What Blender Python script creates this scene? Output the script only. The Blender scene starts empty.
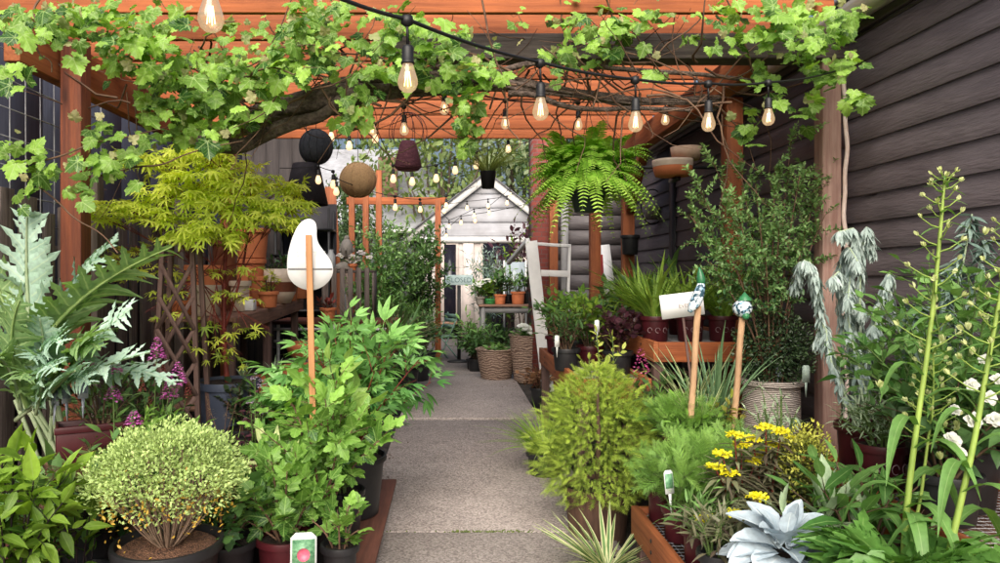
import bpy, math, random
import numpy as np
from mathutils import Vector, Matrix

random.seed(11)
rng = np.random.default_rng(11)
R = math.radians
PI = math.pi
scene = bpy.context.scene
COL = scene.collection

# camera frame: eye height 1.5 m, looking along +Y
EYE = 1.5
FPX, CX, CY = 720.0, 450.0, 275.0


def P(px, py, Y):
    """the point at depth Y that the photograph shows at (px, py)"""
    return np.array([(px - CX) / FPX * Y, Y, EYE - (py - CY) / FPX * Y])


# ------------------------------------------------------------------ mesh builder
class MB:
    def __init__(s):
        s.V = []; s.F = []; s.A = []; s.n = 0; s.hasA = False

    def add(s, V, F, A=None):
        V = np.asarray(V, float).reshape(-1, 3)
        for f in F:
            f = np.asarray(f, int)
            if f.ndim == 1:
                f = f[None, :]
            s.F.append(f + s.n)
        s.V.append(V)
        if A is None:
            A = np.zeros((len(V), 3)) + (0.5, 0.5, 0.5)
        else:
            s.hasA = True
        s.A.append(np.asarray(A, float))
        s.n += len(V)
        return s

    def box(s, x0, x1, y0, y1, z0, z1, M=None, o=(0, 0, 0)):
        V = np.array([(x, y, z) for z in (z0, z1) for y in (y0, y1) for x in (x0, x1)], float)
        if M is not None:
            V = V @ np.array(M).T
        V = V + np.array(o)
        return s.add(V, [np.array([(0, 2, 3, 1), (4, 5, 7, 6), (0, 1, 5, 4), (2, 6, 7, 3), (0, 4, 6, 2), (1, 3, 7, 5)])])

    def bar(s, a, b, w, d, up=(0, 0, 1)):
        """square bar from a to b, w across, d along the up side"""
        a = np.array(a, float); b = np.array(b, float)
        y = b - a; L = np.linalg.norm(y); y /= L
        z = np.array(up, float); z = z - y * (z @ y)
        if np.linalg.norm(z) < 1e-4:
            z = np.array((1., 0, 0)); z = z - y * (z @ y)
        z /= np.linalg.norm(z); x = np.cross(y, z)
        M = np.stack([x, y, z], 1)
        return s.box(-w / 2, w / 2, 0, L, -d / 2, d / 2, M, a)

    def tube(s, pts, r0, r1=None, n=6, cap=True):
        pts = np.asarray(pts, float)
        k = len(pts)
        if r1 is None:
            r1 = r0
        r = np.linspace(r0, r1, k) if np.isscalar(r0) else np.asarray(r0, float)
        T = np.gradient(pts, axis=0)
        T /= np.linalg.norm(T, axis=1)[:, None] + 1e-9
        ref = np.array((0, 0, 1.)) if abs(T[0, 2]) < .9 else np.array((1., 0, 0))
        V = []
        u = np.cross(T[0], ref); u /= np.linalg.norm(u)
        ang = np.arange(n) / n * 2 * PI
        for i in range(k):
            u = u - T[i] * (u @ T[i]); u /= np.linalg.norm(u) + 1e-9
            v = np.cross(T[i], u)
            V.append(pts[i] + r[i] * (np.cos(ang)[:, None] * u + np.sin(ang)[:, None] * v))
        V = np.concatenate(V)
        i = np.arange(k - 1)[:, None] * n
        j = np.arange(n)[None, :]
        j2 = (j + 1) % n
        Q = np.stack([i + j, i + j2, i + n + j2, i + n + j], -1).reshape(-1, 4)
        F = [Q]
        if cap:
            F.append(np.arange(n)[::-1][None]); F.append((np.arange(n) + (k - 1) * n)[None])
        A = np.zeros((len(V), 3)); A[:, 0] = .5; A[:, 1] = np.repeat(np.linspace(0, 1, k), n)
        return s.add(V, F, A)

    def lathe(s, prof, n=28, o=(0, 0, 0), cap0=False, cap1=False, wob=0, sx=1, sy=1):
        prof = np.asarray(prof, float); k = len(prof)
        ang = np.arange(n) / n * 2 * PI
        rr = prof[:, 0][:, None] * (1 + wob * np.sin(ang * 3 + 1)[None])
        V = np.stack([rr * np.cos(ang) * sx, rr * np.sin(ang) * sy, np.repeat(prof[:, 1][:, None], n, 1)], -1).reshape(-1, 3) + np.array(o)
        i = np.arange(k - 1)[:, None] * n
        j = np.arange(n)[None, :]; j2 = (j + 1) % n
        F = [np.stack([i + j, i + j2, i + n + j2, i + n + j], -1).reshape(-1, 4)]
        if cap0: F.append(np.arange(n)[::-1][None])
        if cap1: F.append((np.arange(n) + (k - 1) * n)[None])
        return s.add(V, F)

    def ball(s, c, r, n=8, sz=1.0):
        th = np.linspace(0, PI, n)
        return s.lathe(np.stack([np.maximum(np.sin(th), .001) * r, -np.cos(th) * r * sz], 1), n=n + 2, o=c)

    def prism(s, poly, t, M=None, o=(0, 0, 0)):
        """polygon in x-z, thickness t along y"""
        poly = np.asarray(poly, float); n = len(poly)
        f = np.stack([poly[:, 0], np.full(n, -t / 2), poly[:, 1]], 1)
        b = f + (0, t, 0)
        V = np.concatenate([f, b])
        if M is not None: V = V @ np.array(M).T
        V = V + np.array(o)
        j = np.arange(n); j2 = (j + 1) % n
        return s.add(V, [j[None], (j[::-1] + n)[None], np.stack([j, j + n, j2 + n, j2], 1)])

    def build(s, name, mat, parent=None, smooth=False, bevel=0, label=None):
        me = bpy.data.meshes.new(name)
        V = np.concatenate(s.V) if s.V else np.zeros((0, 3))
        me.vertices.add(len(V)); me.vertices.foreach_set('co', V.astype(np.float32).ravel())
        tot = np.concatenate([np.full(len(f), f.shape[1]) for f in s.F])
        loops = np.concatenate([f.ravel() for f in s.F])
        me.loops.add(len(loops)); me.loops.foreach_set('vertex_index', loops.astype(np.int32))
        me.polygons.add(len(tot))
        st = np.concatenate([[0], np.cumsum(tot)[:-1]])
        me.polygons.foreach_set('loop_start', st.astype(np.int32))
        if smooth:
            me.polygons.foreach_set('use_smooth', np.ones(len(tot), bool))
        if s.hasA:
            A = np.concatenate(s.A)
            at = me.attributes.new('lv', 'FLOAT_COLOR', 'POINT')
            at.data.foreach_set('color', np.concatenate([A, np.ones((len(A), 1))], 1).astype(np.float32).ravel())
        me.update(calc_edges=True); me.validate()
        if mat: me.materials.append(mat)
        o = bpy.data.objects.new(name, me); COL.objects.link(o)
        if parent: o.parent = parent
        if label: o['label'] = label
        if bevel:
            m = o.modifiers.new('bevel', 'BEVEL'); m.width = bevel; m.segments = 2; m.limit_method = 'ANGLE'
        return o


def thing(name, label, cat, loc=(0, 0, 0), rz=0, group=None):
    o = bpy.data.objects.new(name, None); COL.objects.link(o)
    o.location = tuple(float(v) for v in loc); o.rotation_euler = (0, 0, rz)
    o.empty_display_size = .1
    o['label'] = label; o['category'] = cat
    if group: o['group'] = group
    return o


def tag(o, label, cat, group=None):
    o['label'] = label; o['category'] = cat
    if group: o['group'] = group
    return o


def struct(o):
    o['kind'] = 'structure'; return o


# ------------------------------------------------------------------ materials
MATS = {}


def nd(nt, t, **kw):
    n = nt.nodes.new(t)
    for k, v in kw.items():
        if hasattr(n, k): setattr(n, k, v)
        else: n.inputs[k].default_value = v
    return n


def base_mat(name):
    m = bpy.data.materials.new(name); m.use_nodes = True
    nt = m.node_tree
    return m, nt, nt.nodes['Principled BSDF'], nt.nodes['Material Output']


def pm(name, c1, c2=None, scale=8, rough=.7, bump=.2, stretch=(1, 1, 1), detail=6, spec=.4, metal=0, c3=None, dist=0.0, bscale=None, bdist=.01, spots=0, knots=0):
    """two-tone noise material with fine bump, plus large scale dirt"""
    if name in MATS: return MATS[name]
    c2 = c2 or tuple(v * .6 for v in c1)
    m, nt, bs, out = base_mat(name)
    L = nt.links
    tc = nd(nt, 'ShaderNodeTexCoord')
    mp = nd(nt, 'ShaderNodeMapping'); mp.inputs['Scale'].default_value = stretch
    L.new(tc.outputs['Object'], mp.inputs['Vector'])
    nz = nd(nt, 'ShaderNodeTexNoise', Scale=scale, Detail=detail, Roughness=.62, Distortion=dist)
    L.new(mp.outputs[0], nz.inputs['Vector'])
    cr = nd(nt, 'ShaderNodeValToRGB')
    cr.color_ramp.elements[0].position = .32; cr.color_ramp.elements[1].position = .68
    cr.color_ramp.elements[0].color = (*c2, 1); cr.color_ramp.elements[1].color = (*c1, 1)
    L.new(nz.outputs['Fac'], cr.inputs[0])
    n2 = nd(nt, 'ShaderNodeTexNoise', Scale=2.3, Detail=4)
    L.new(tc.outputs['Object'], n2.inputs['Vector'])
    mr = nd(nt, 'ShaderNodeMapRange'); mr.inputs['From Min'].default_value = .3; mr.inputs['From Max'].default_value = .75
    L.new(n2.outputs['Fac'], mr.inputs['Value'])
    mx = nd(nt, 'ShaderNodeMix', data_type='RGBA', blend_type='MULTIPLY')
    L.new(mr.outputs[0], mx.inputs[0])
    L.new(cr.outputs[0], mx.inputs[6]); mx.inputs[7].default_value = (*(c3 or (.62, .6, .58)), 1)
    colr = mx.outputs[2]
    if knots:
        m3 = nd(nt, 'ShaderNodeMapping'); m3.inputs['Scale'].default_value = tuple(1.3 if v < 2 else 4.5 for v in stretch); L.new(tc.outputs['Object'], m3.inputs['Vector'])
        n4 = nd(nt, 'ShaderNodeTexNoise', Scale=3.0, Detail=3); L.new(tc.outputs['Object'], n4.inputs['Vector'])
        am = nd(nt, 'ShaderNodeMix', data_type='RGBA'); am.inputs[0].default_value = .12; L.new(m3.outputs[0], am.inputs[6]); L.new(n4.outputs['Color'], am.inputs[7])
        vo = nd(nt, 'ShaderNodeTexVoronoi', Scale=1.6); L.new(am.outputs[2], vo.inputs['Vector'])
        rk = nd(nt, 'ShaderNodeMapRange'); rk.inputs['From Min'].default_value = .05; rk.inputs['From Max'].default_value = .15; rk.inputs['To Min'].default_value = .75; rk.inputs['To Max'].default_value = 0
        L.new(vo.outputs['Distance'], rk.inputs['Value'])
        mk = nd(nt, 'ShaderNodeMix', data_type='RGBA'); L.new(rk.outputs[0], mk.inputs[0]); L.new(colr, mk.inputs[6]); mk.inputs[7].default_value = (c2[0] * .35, c2[1] * .35, c2[2] * .35, 1)
        # weathered grey patches
        n5 = nd(nt, 'ShaderNodeTexNoise', Scale=1.3, Detail=7, Roughness=.7); L.new(m3.outputs[0], n5.inputs['Vector'])
        r5 = nd(nt, 'ShaderNodeMapRange'); r5.inputs['From Min'].default_value = .52; r5.inputs['From Max'].default_value = .78; r5.inputs['To Max'].default_value = .55; L.new(n5.outputs['Fac'], r5.inputs['Value'])
        mw = nd(nt, 'ShaderNodeMix', data_type='RGBA'); L.new(r5.outputs[0], mw.inputs[0]); L.new(mk.outputs[2], mw.inputs[6]); mw.inputs[7].default_value = (c2[0] * .6, c2[1] * .62, c2[2] * .75, 1)
        colr = mw.outputs[2]
    L.new(colr, bs.inputs['Base Color'])
    bs.inputs['Roughness'].default_value = rough; bs.inputs['Specular IOR Level'].default_value = spec
    bs.inputs['Metallic'].default_value = metal
    if bump:
        bp = nd(nt, 'ShaderNodeBump', Strength=bump, Distance=bdist)
        nb = nd(nt, 'ShaderNodeTexNoise', Scale=bscale or scale * 2.2, Detail=5)
        L.new(mp.outputs[0], nb.inputs['Vector'])
        L.new(nb.outputs['Fac'], bp.inputs['Height']); L.new(bp.outputs[0], bs.inputs['Normal'])
    MATS[name] = m
    return m


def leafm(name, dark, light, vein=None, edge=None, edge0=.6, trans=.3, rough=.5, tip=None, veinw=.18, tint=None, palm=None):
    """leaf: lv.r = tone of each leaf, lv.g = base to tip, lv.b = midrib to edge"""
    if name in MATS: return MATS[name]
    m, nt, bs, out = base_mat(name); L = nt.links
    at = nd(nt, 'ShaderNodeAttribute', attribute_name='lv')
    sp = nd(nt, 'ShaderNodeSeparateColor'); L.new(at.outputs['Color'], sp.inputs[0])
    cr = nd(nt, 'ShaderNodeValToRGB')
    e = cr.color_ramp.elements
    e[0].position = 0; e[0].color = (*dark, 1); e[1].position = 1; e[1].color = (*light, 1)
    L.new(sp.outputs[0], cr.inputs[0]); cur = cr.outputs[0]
    tc = nd(nt, 'ShaderNodeTexCoord')
    nz = nd(nt, 'ShaderNodeTexNoise', Scale=55, Detail=3); L.new(tc.outputs['Object'], nz.inputs['Vector'])
    mr = nd(nt, 'ShaderNodeMapRange'); mr.inputs['To Min'].default_value = .66; mr.inputs['To Max'].default_value = 1.3
    L.new(nz.outputs['Fac'], mr.inputs['Value'])
    mu = nd(nt, 'ShaderNodeMix', data_type='RGBA', blend_type='MULTIPLY'); mu.inputs[0].default_value = 1
    L.new(cur, mu.inputs[6]); L.new(mr.outputs[0], mu.inputs[7]); cur = mu.outputs[2]

    def blend(cur, fac, col, k=1.0):
        x = nd(nt, 'ShaderNodeMix', data_type='RGBA'); L.new(fac, x.inputs[0]); L.new(cur, x.inputs[6]); x.inputs[7].default_value = (*col, 1)
        return x.outputs[2]
    if tip:
        r = nd(nt, 'ShaderNodeMapRange'); r.inputs['From Min'].default_value = .45; r.inputs['From Max'].default_value = 1.0; r.inputs['To Max'].default_value = .85
        L.new(sp.outputs[1], r.inputs['Value']); cur = blend(cur, r.outputs[0], tip)
    if edge:
        r = nd(nt, 'ShaderNodeMapRange'); r.inputs['From Min'].default_value = edge0; r.inputs['From Max'].default_value = min(edge0 + .25, 1)
        L.new(sp.outputs[2], r.inputs['Value']); cur = blend(cur, r.outputs[0], edge)
    if vein and palm:
        def mth(op, a, b=None):
            x = nd(nt, 'ShaderNodeMath', operation=op)
            for k, v in enumerate((a, b)):
                if v is None: continue
                if isinstance(v, (int, float)): x.inputs[k].default_value = v
                else: L.new(v, x.inputs[k])
            return x.outputs[0]
        X = mth('SUBTRACT', sp.outputs[1], .5); Y = sp.outputs[2]
        an = mth('DIVIDE', mth('ARCTAN2', X, Y), R(palm))
        fr = mth('ABSOLUTE', mth('SUBTRACT', mth('FRACT', mth('ADD', an, 10.5)), .5))
        rad = mth('SQRT', mth('ADD', mth('MULTIPLY', X, X), mth('MULTIPLY', Y, Y)))
        dist = mth('MULTIPLY', mth('MULTIPLY', fr, R(palm)), rad)
        # side veins: a herringbone of fine lines off each main vein
        sv = mth('ABSOLUTE', mth('SUBTRACT', mth('FRACT', mth('MULTIPLY', mth('SUBTRACT', rad, mth('MULTIPLY', dist, 1.1)), 6.5)), .5))
        r = nd(nt, 'ShaderNodeMapRange'); r.inputs['From Min'].default_value = .004; r.inputs['From Max'].default_value = .028
        r.inputs['To Min'].default_value = .8; r.inputs['To Max'].default_value = 0
        L.new(dist, r.inputs['Value'])
        r2 = nd(nt, 'ShaderNodeMapRange'); r2.inputs['From Min'].default_value = .02; r2.inputs['From Max'].default_value = .12; r2.inputs['To Min'].default_value = .3; r2.inputs['To Max'].default_value = 0
        L.new(sv, r2.inputs['Value'])
        cur = blend(cur, mth('MAXIMUM', r.outputs[0], r2.outputs[0]), vein)
    elif vein:
        r = nd(nt, 'ShaderNodeMapRange'); r.inputs['From Min'].default_value = 0; r.inputs['From Max'].default_value = veinw
        r.inputs['To Min'].default_value = .75; r.inputs['To Max'].default_value = 0
        L.new(sp.outputs[2], r.inputs['Value']); cur = blend(cur, r.outputs[0], vein)
    L.new(cur, bs.inputs['Base Color']); bs.inputs['Roughness'].default_value = rough
    bs.inputs['Specular IOR Level'].default_value = .35
    bp = nd(nt, 'ShaderNodeBump', Strength=.25, Distance=.004); L.new(nz.outputs['Fac'], bp.inputs['Height']); L.new(bp.outputs[0], bs.inputs['Normal'])
    tr = nd(nt, 'ShaderNodeBsdfTranslucent')
    g = nd(nt, 'ShaderNodeMix', data_type='RGBA', blend_type='MULTIPLY'); g.inputs[0].default_value = 1
    L.new(cur, g.inputs[6]); g.inputs[7].default_value = (*(tint or (1.6, 1.7, .7)), 1)
    L.new(g.outputs[2], tr.inputs['Color'])
    ms = nd(nt, 'ShaderNodeMixShader'); ms.inputs[0].default_value = trans
    L.new(bs.outputs[0], ms.inputs[1]); L.new(tr.outputs[0], ms.inputs[2]); L.new(ms.outputs[0], out.inputs['Surface'])
    MATS[name] = m
    return m


# ------------------------------------------------------------------ leaf templates (length 1 along +y, normal +z)
def lam(prof, fold=.25, curl=.15, twist=0., rip=0.):
    prof = np.asarray(prof, float); k = len(prof)
    V = []; A = []
    for i, (t, w) in enumerate(prof):
        z = -curl * t * t
        zz = rip * (1 if i % 2 else -1)
        V += [(-w, t, z + fold * w + zz), (0, t, z), (w, t, z + fold * w - zz)]
        A += [(t, 1), (t, 0), (t, 1)]
    F = []
    for i in range(k - 1):
        a = 3 * i
        F += [(a, a + 1, a + 4, a + 3), (a + 1, a + 2, a + 5, a + 4)]
    return np.array(V), np.array(F), np.array(A, float)


OVATE = [(0, .01), (.1, .15), (.28, .27), (.5, .26), (.75, .14), (.9, .05), (1, .004)]
LANCE = [(0, .012), (.2, .075), (.45, .095), (.75, .055), (1, .003)]
NARROW = [(0, .01), (.3, .04), (.7, .03), (1, .002)]
ROUND = [(0, .02), (.2, .3), (.5, .42), (.8, .32), (1, .05)]
ELLIP = [(0, .02), (.25, .19), (.55, .23), (.8, .15), (1, .01)]
HEART = [(-.1, .16), (0, .3), (.2, .42), (.45, .36), (.75, .16), (1, .004)]


def fan(outline, c=(0, .3), dome=.12, ring=.55, wav=.06, ph=0.):
    o = np.asarray(outline, float); n = len(o); c = np.array(c)
    r = c + (o - c) * ring
    def z(p):
        d = np.linalg.norm(p - c, axis=-1); a = np.arctan2(p[..., 1] - c[1], p[..., 0] - c[0])
        return -dome * d * d * 1.4 + wav * np.sin(a * 5 + ph) * d
    V = np.concatenate([[(*c, 0)], np.c_[r, z(r)], np.c_[o, z(o)]])
    A = np.c_[V[:, 0] + .5, V[:, 1]]
    j = np.arange(n); j2 = (j + 1) % n
    F4 = np.stack([1 + j, 1 + n + j, 1 + n + j2, 1 + j2], 1)
    F3 = np.stack([np.zeros(n, int), 1 + j, 1 + j2, 1 + j2], 1)
    return V, (F4, F3[:, :3]), A


def mirror(half):
    return [(x, y) for x, y in half] + [(-x, y) for x, y in half[::-1] if abs(x) > 1e-6]


GRAPE_H = [(0.0, 0.02), (.10, -.14), (.24, -.2), (.36, -.1), (.5, -.08), (.44, .06), (.6, .13), (.55, .26), (.68, .42), (.5, .44), (.46, .54), (.3, .47), (.38, .62), (.27, .72), (.26, .85), (.12, .88), (0, 1.04)]
GRAPE = [fan(mirror(GRAPE_H), dome=d, wav=w, ph=p) for d, w, p in ((.15, .08, 0), (.3, .1, 1.5), (.05, .12, 3), (-.12, .1, 4.2))]
NINE_H = [(0, 0), (.16, .0), (.26, .1), (.4, .14), (.38, .26), (.5, .4), (.36, .45), (.24, .5), (.28, .64), (.2, .72), (.16, .86), (0, 1)]
NINE = [fan(mirror(NINE_H), dome=d, wav=w, ph=p) for d, w, p in ((.15, .06, 0), (.35, .08, 1.5), (0, .1, 3))]


def palm(nl, spread, lens, wid, sin=.3, ph=0.):
    out = []
    for i in range(nl):
        a = (i - (nl - 1) / 2) * spread; ln = lens[i]
        def pt(r, da): return (math.sin(a + da) * r, math.cos(a + da) * r)
        out += [pt(ln * .5, -wid), pt(ln * .72, -wid * .75), pt(ln, 0), pt(ln * .72, wid * .75), pt(ln * .5, wid)]
        if i < nl - 1: out.append((math.sin(a + spread / 2) * sin, math.cos(a + spread / 2) * sin))
    out = out[::-1] + [(0, -.02)]
    return fan(out[::-1], c=(0, .1), dome=.25, wav=.08, ph=ph)


JMAPLE = [palm(7, R(38), (.5, .8, .95, 1, .95, .8, .5), R(9), .26, p) for p in (0, 2, 4)]
PALM5 = [palm(5, R(36), (.6, .9, 1, .9, .6), R(11), .3, p) for p in (0, 2, 4)]


def combine(parts):
    """parts: (template, offset xyz, yaw, scale, pitch)"""
    V = []; F4 = []; F3 = []; A = []; n = 0
    for tp, off, yaw, sc, pitch in parts:
        v, f, a = tp
        c, s_ = math.cos(yaw), math.sin(yaw); cp, sp_ = math.cos(pitch), math.sin(pitch)
        v = v * sc
        v = v @ np.array([[1, 0, 0], [0, cp, -sp_], [0, sp_, cp]]).T
        v = v @ np.array([[c, s_, 0], [-s_, c, 0], [0, 0, 1]]).T + np.array(off)
        V.append(v); A.append(a)
        for g in (f if isinstance(f, tuple) else (f,)):
            (F4 if g.shape[1] == 4 else F3).append(g + n)
        n += len(v)
    F = []
    if F4: F.append(np.concatenate(F4))
    if F3: F.append(np.concatenate(F3))
    return np.concatenate(V), tuple(F), np.concatenate(A)


_lf = lam(LANCE, .3, .2); _lw = lam([(0, .02), (.2, .1), (.45, .14), (.75, .09), (1, .003)], .3, .25)
PEONY = []
for dr in (-.25, -.5, .1):
    pr = []
    for yaw, off in ((0, .42), (.9, .3), (-.9, .3)):
        o = np.array((math.sin(yaw) * off * .75, math.cos(yaw) * off * .8 if yaw else .45, dr * off * .3))
        for dy, sc in ((0, .55), (.55, .46), (-.55, .46)):
            pr.append((_lw, o, yaw + dy, sc, dr))
    pr.append((lam([(0, .008), (.5, .008), (.55, .004)], 0, 0), (0, 0, 0), 0, .9, 0))
    PEONY.append(combine(pr))
PINNATE = [combine([(_lf, (0, .12 + .11 * i, 0), s * 1.0, .34 - .02 * i, -.2) for i in range(7) for s in (-1, 1)] + [(_lf, (0, .86, 0), 0, .3, -.2)]) for _ in (0,)]
# soft conifer shoot
def shoot(n=26, ln=.4, sp=.9, w=.03):
    nl = lam([(0, w), (.6, w * .9), (1, .003)], 0, 0)
    pr = []
    for i in range(n):
        a = i * 2.4; t = .04 + .92 * i / n
        yaw = math.sin(a) * sp; pitch = math.cos(a) * sp
        pr.append((nl, (0, t * .8, 0), yaw, ln * (1.1 - .6 * t), pitch))
    return combine(pr)
SHOOT = [shoot(34, .25, .75, .05), shoot(30, .23, .6, .05), shoot(34, .28, .9, .045)]
FEATHER = [combine([(lam(NARROW, 0, .1), (0, .1 + .06 * i, 0), s * .75, .35, .3 * math.sin(i * 2.1)) for i in range(13) for s in (-1, 1)])]
SPRIG = [combine([(lam(ELLIP, .2, .15), (0, .1 + .13 * i, 0), s * 1.0, .34, -.1 + .2 * math.sin(i * 3 + s)) for i in range(6) for s in (-1, 1)] + [(lam(ELLIP, .2, .1), (0, .8, 0), 0, .36, 0)]),
         combine([(lam(ELLIP, .2, .15), (0, .14 + .15 * i, 0), s * 1.2, .36, .3 * math.sin(i * 2 + s)) for i in range(5) for s in (-1, 1)] + [(lam(ELLIP, .2, .1), (0, .8, 0), .2, .34, 0)])]
LTPL = {
    'ovate': [lam(OVATE, .25, .2), lam(OVATE, .15, .4), lam(OVATE, .4, .05)],
    'lance': [lam(LANCE, .3, .2), lam(LANCE, .3, .5), lam(LANCE, .3, .05)],
    'wlance': [lam([(0, .02), (.2, .1), (.45, .14), (.75, .09), (1, .003)], .3, c) for c in (.1, .3, .5)],
    'narrow': [lam(NARROW, .2, .1), lam(NARROW, .2, .3)],
    'round': [lam(ROUND, .2, .1), lam(ROUND, .3, .3)],
    'ellip': [lam(ELLIP, .25, .15), lam(ELLIP, .2, .35), lam(ELLIP, .35, .0)],
    'heart': [lam(HEART, .15, .3, rip=.012), lam(HEART, .25, .15, rip=.012), lam(HEART, .1, .45)],
    'grape': GRAPE, 'nine': NINE, 'jmaple': JMAPLE, 'palm5': PALM5, 'peony': PEONY, 'pinnate': PINNATE, 'shoot': SHOOT, 'sprig': SPRIG, 'feather': FEATHER,
}


def nrm(a):
    return a / (np.linalg.norm(a, axis=-1, keepdims=True) + 1e-9)


def scatter(mb, tpls, pos, axis, up, size, var, wid=1.0):
    axis = nrm(np.asarray(axis, float)); pos = np.asarray(pos, float)
    if pos.ndim == 1: pos = np.broadcast_to(pos, axis.shape)
    n = len(pos)
    if n == 0: return
    up = np.broadcast_to(np.asarray(up, float), (n, 3))
    nn = nrm(up - axis * (up * axis).sum(1, keepdims=True)); s = np.cross(axis, nn)
    size = np.broadcast_to(np.asarray(size, float), (n,)); var = np.broadcast_to(np.asarray(var, float), (n,))
    pick = rng.integers(0, len(tpls), n)
    for k, (v, f, a) in enumerate(tpls):
        ix = np.nonzero(pick == k)[0]; m = len(ix)
        if m == 0: continue
        q = len(v)
        W = pos[ix][:, None] + size[ix][:, None, None] * (v[None, :, 0:1] * wid * s[ix][:, None] + v[None, :, 1:2] * axis[ix][:, None] + v[None, :, 2:3] * nn[ix][:, None])
        A = np.empty((m, q, 3)); A[:, :, 0] = var[ix][:, None]; A[:, :, 1:] = a[None]
        off = (np.arange(m) * q)[:, None, None]
        F = [(g[None] + off).reshape(-1, g.shape[1]) for g in (f if isinstance(f, tuple) else (f,))]
        mb.add(W.reshape(-1, 3), F, A.reshape(-1, 3))


def bez(a, b, c, n=7):
    t = np.linspace(0, 1, n)[:, None]
    a, b, c = (np.asarray(v, float) for v in (a, b, c))
    return (1 - t) ** 2 * a + 2 * t * (1 - t) * b + t * t * c


def samp(poly, t):
    k = len(poly) - 1
    x = np.clip(np.asarray(t) * k, 0, k - 1e-6); i = x.astype(int); f = (x - i)[..., None]
    return poly[i] * (1 - f) + poly[i + 1] * f, nrm(poly[i + 1] - poly[i])


def skel(n, H, Rx, base=.03, twigs=5, tl=.15, round_=.75, hmin=.55, up=.5, Ry=None, lean=(0, 0)):
    Ry = Ry or Rx
    st = []; tw = []
    for i in range(n):
        az = i * 2.39996 + rng.uniform(-.3, .3); u = math.sqrt((i + .5) / n) if n > 2 else rng.uniform(.1, .6)
        h = H * (1 - (1 - hmin) * u ** 2) * rng.uniform(.82, 1.0)
        e = np.array((Rx * u * math.cos(az) + lean[0] * h, Ry * u * math.sin(az) + lean[1] * h, h))
        b = np.array((base * math.cos(az), base * math.sin(az), 0))
        c = np.array((e[0] * (.25 + .3 * round_), e[1] * (.25 + .3 * round_), h * .62)) + rng.normal(0, .03 * H, 3)
        p = bez(b, c, e, 8); st.append(p)
        for k in range(twigs):
            t = rng.uniform(.3, 1.0); q, d = samp(p, np.array([t])); q = q[0]; d = d[0]
            o = rng.normal(0, 1, 3); o[2] = o[2] * .5 + up; o[:2] += q[:2] / (max(Rx, Ry)) * 1.0
            o = nrm(d * .5 + o * .7); ln = tl * rng.uniform(.5, 1.2)
            tw.append(bez(q, q + o * ln * .5, q + o * ln + np.array((0, 0, -.12 * ln)), 5))
    return st, tw


def on_lines(polys, spacing, zone=.15, perp=1.0, along=.5, upw=.2, jit=.3, tip=True):
    Ps = []; Ax = []
    for p in polys:
        L = np.linalg.norm(np.diff(p, axis=0), axis=1).sum()
        n = max(int(L * (1 - zone) / spacing), 1)
        t = np.linspace(zone, 1, n); q, d = samp(p, t)
        az = np.arange(n) * 2.4 + rng.uniform(0, 6) + rng.normal(0, .3, n)
        ref = np.where(np.abs(d[:, 2:3]) > .9, np.array([[1., 0, 0]]), np.array([[0, 0, 1.]]))
        u = nrm(np.cross(d, ref)); v = np.cross(d, u)
        r = np.cos(az)[:, None] * u + np.sin(az)[:, None] * v
        a = r * perp + d * along + np.array((0, 0, upw)) + rng.normal(0, jit, (n, 3))
        if tip: a[-1] = d[-1] + rng.normal(0, .15, 3)
        Ps.append(q); Ax.append(a)
    return np.concatenate(Ps), np.concatenate(Ax)


def tones(pos, lo=.15, hi=.9, noise=.22, zlo=None, zhi=None):  # higher leaves lighter: top highlights put into the leaf tone
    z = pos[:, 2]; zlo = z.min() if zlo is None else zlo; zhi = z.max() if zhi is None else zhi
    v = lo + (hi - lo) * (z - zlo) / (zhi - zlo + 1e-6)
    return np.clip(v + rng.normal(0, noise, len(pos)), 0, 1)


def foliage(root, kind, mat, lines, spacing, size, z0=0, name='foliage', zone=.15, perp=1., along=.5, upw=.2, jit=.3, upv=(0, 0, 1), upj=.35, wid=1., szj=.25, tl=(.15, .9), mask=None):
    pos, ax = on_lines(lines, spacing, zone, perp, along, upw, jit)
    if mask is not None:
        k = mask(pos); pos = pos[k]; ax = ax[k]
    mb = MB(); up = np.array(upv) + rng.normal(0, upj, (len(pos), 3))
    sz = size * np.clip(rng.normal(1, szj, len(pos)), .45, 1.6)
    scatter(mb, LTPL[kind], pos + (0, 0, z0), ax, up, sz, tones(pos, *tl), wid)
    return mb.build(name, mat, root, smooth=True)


def bloom(root, c, r, mat, n=14, up=(0, -.4, .7), kind='round', name='flower', cup=.5):
    n = int(n); a = np.arange(n) * 2.39996; el = np.linspace(.15, 1.15, n)
    u = nrm(np.array(up, float)); s = nrm(np.cross(u, (0.31, .2, 1.))); v = np.cross(u, s)
    out = np.cos(a)[:, None] * s + np.sin(a)[:, None] * v
    ax = out * np.cos(el)[:, None] + u * np.sin(el)[:, None]
    mb = MB(); scatter(mb, LTPL[kind], np.asarray(c) + out * r * .05, ax + rng.normal(0, .12, (n, 3)), u - out * cup, r * np.linspace(1.1, .6, n), rng.uniform(0, 1, n), 1.1)
    return mb.build(name, mat, root, smooth=True)


def stems(root, st, tw, mat, r=.006, rt=.0025, z0=0, n=5, name='stem'):
    mb = MB(); o = np.array((0, 0, z0))
    for p in st: mb.tube(p + o, r, r * .45, n, cap=False)
    for p in tw: mb.tube(p + o, rt, rt * .5, 3, cap=False)
    return mb.build(name, mat, root, smooth=True)
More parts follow.
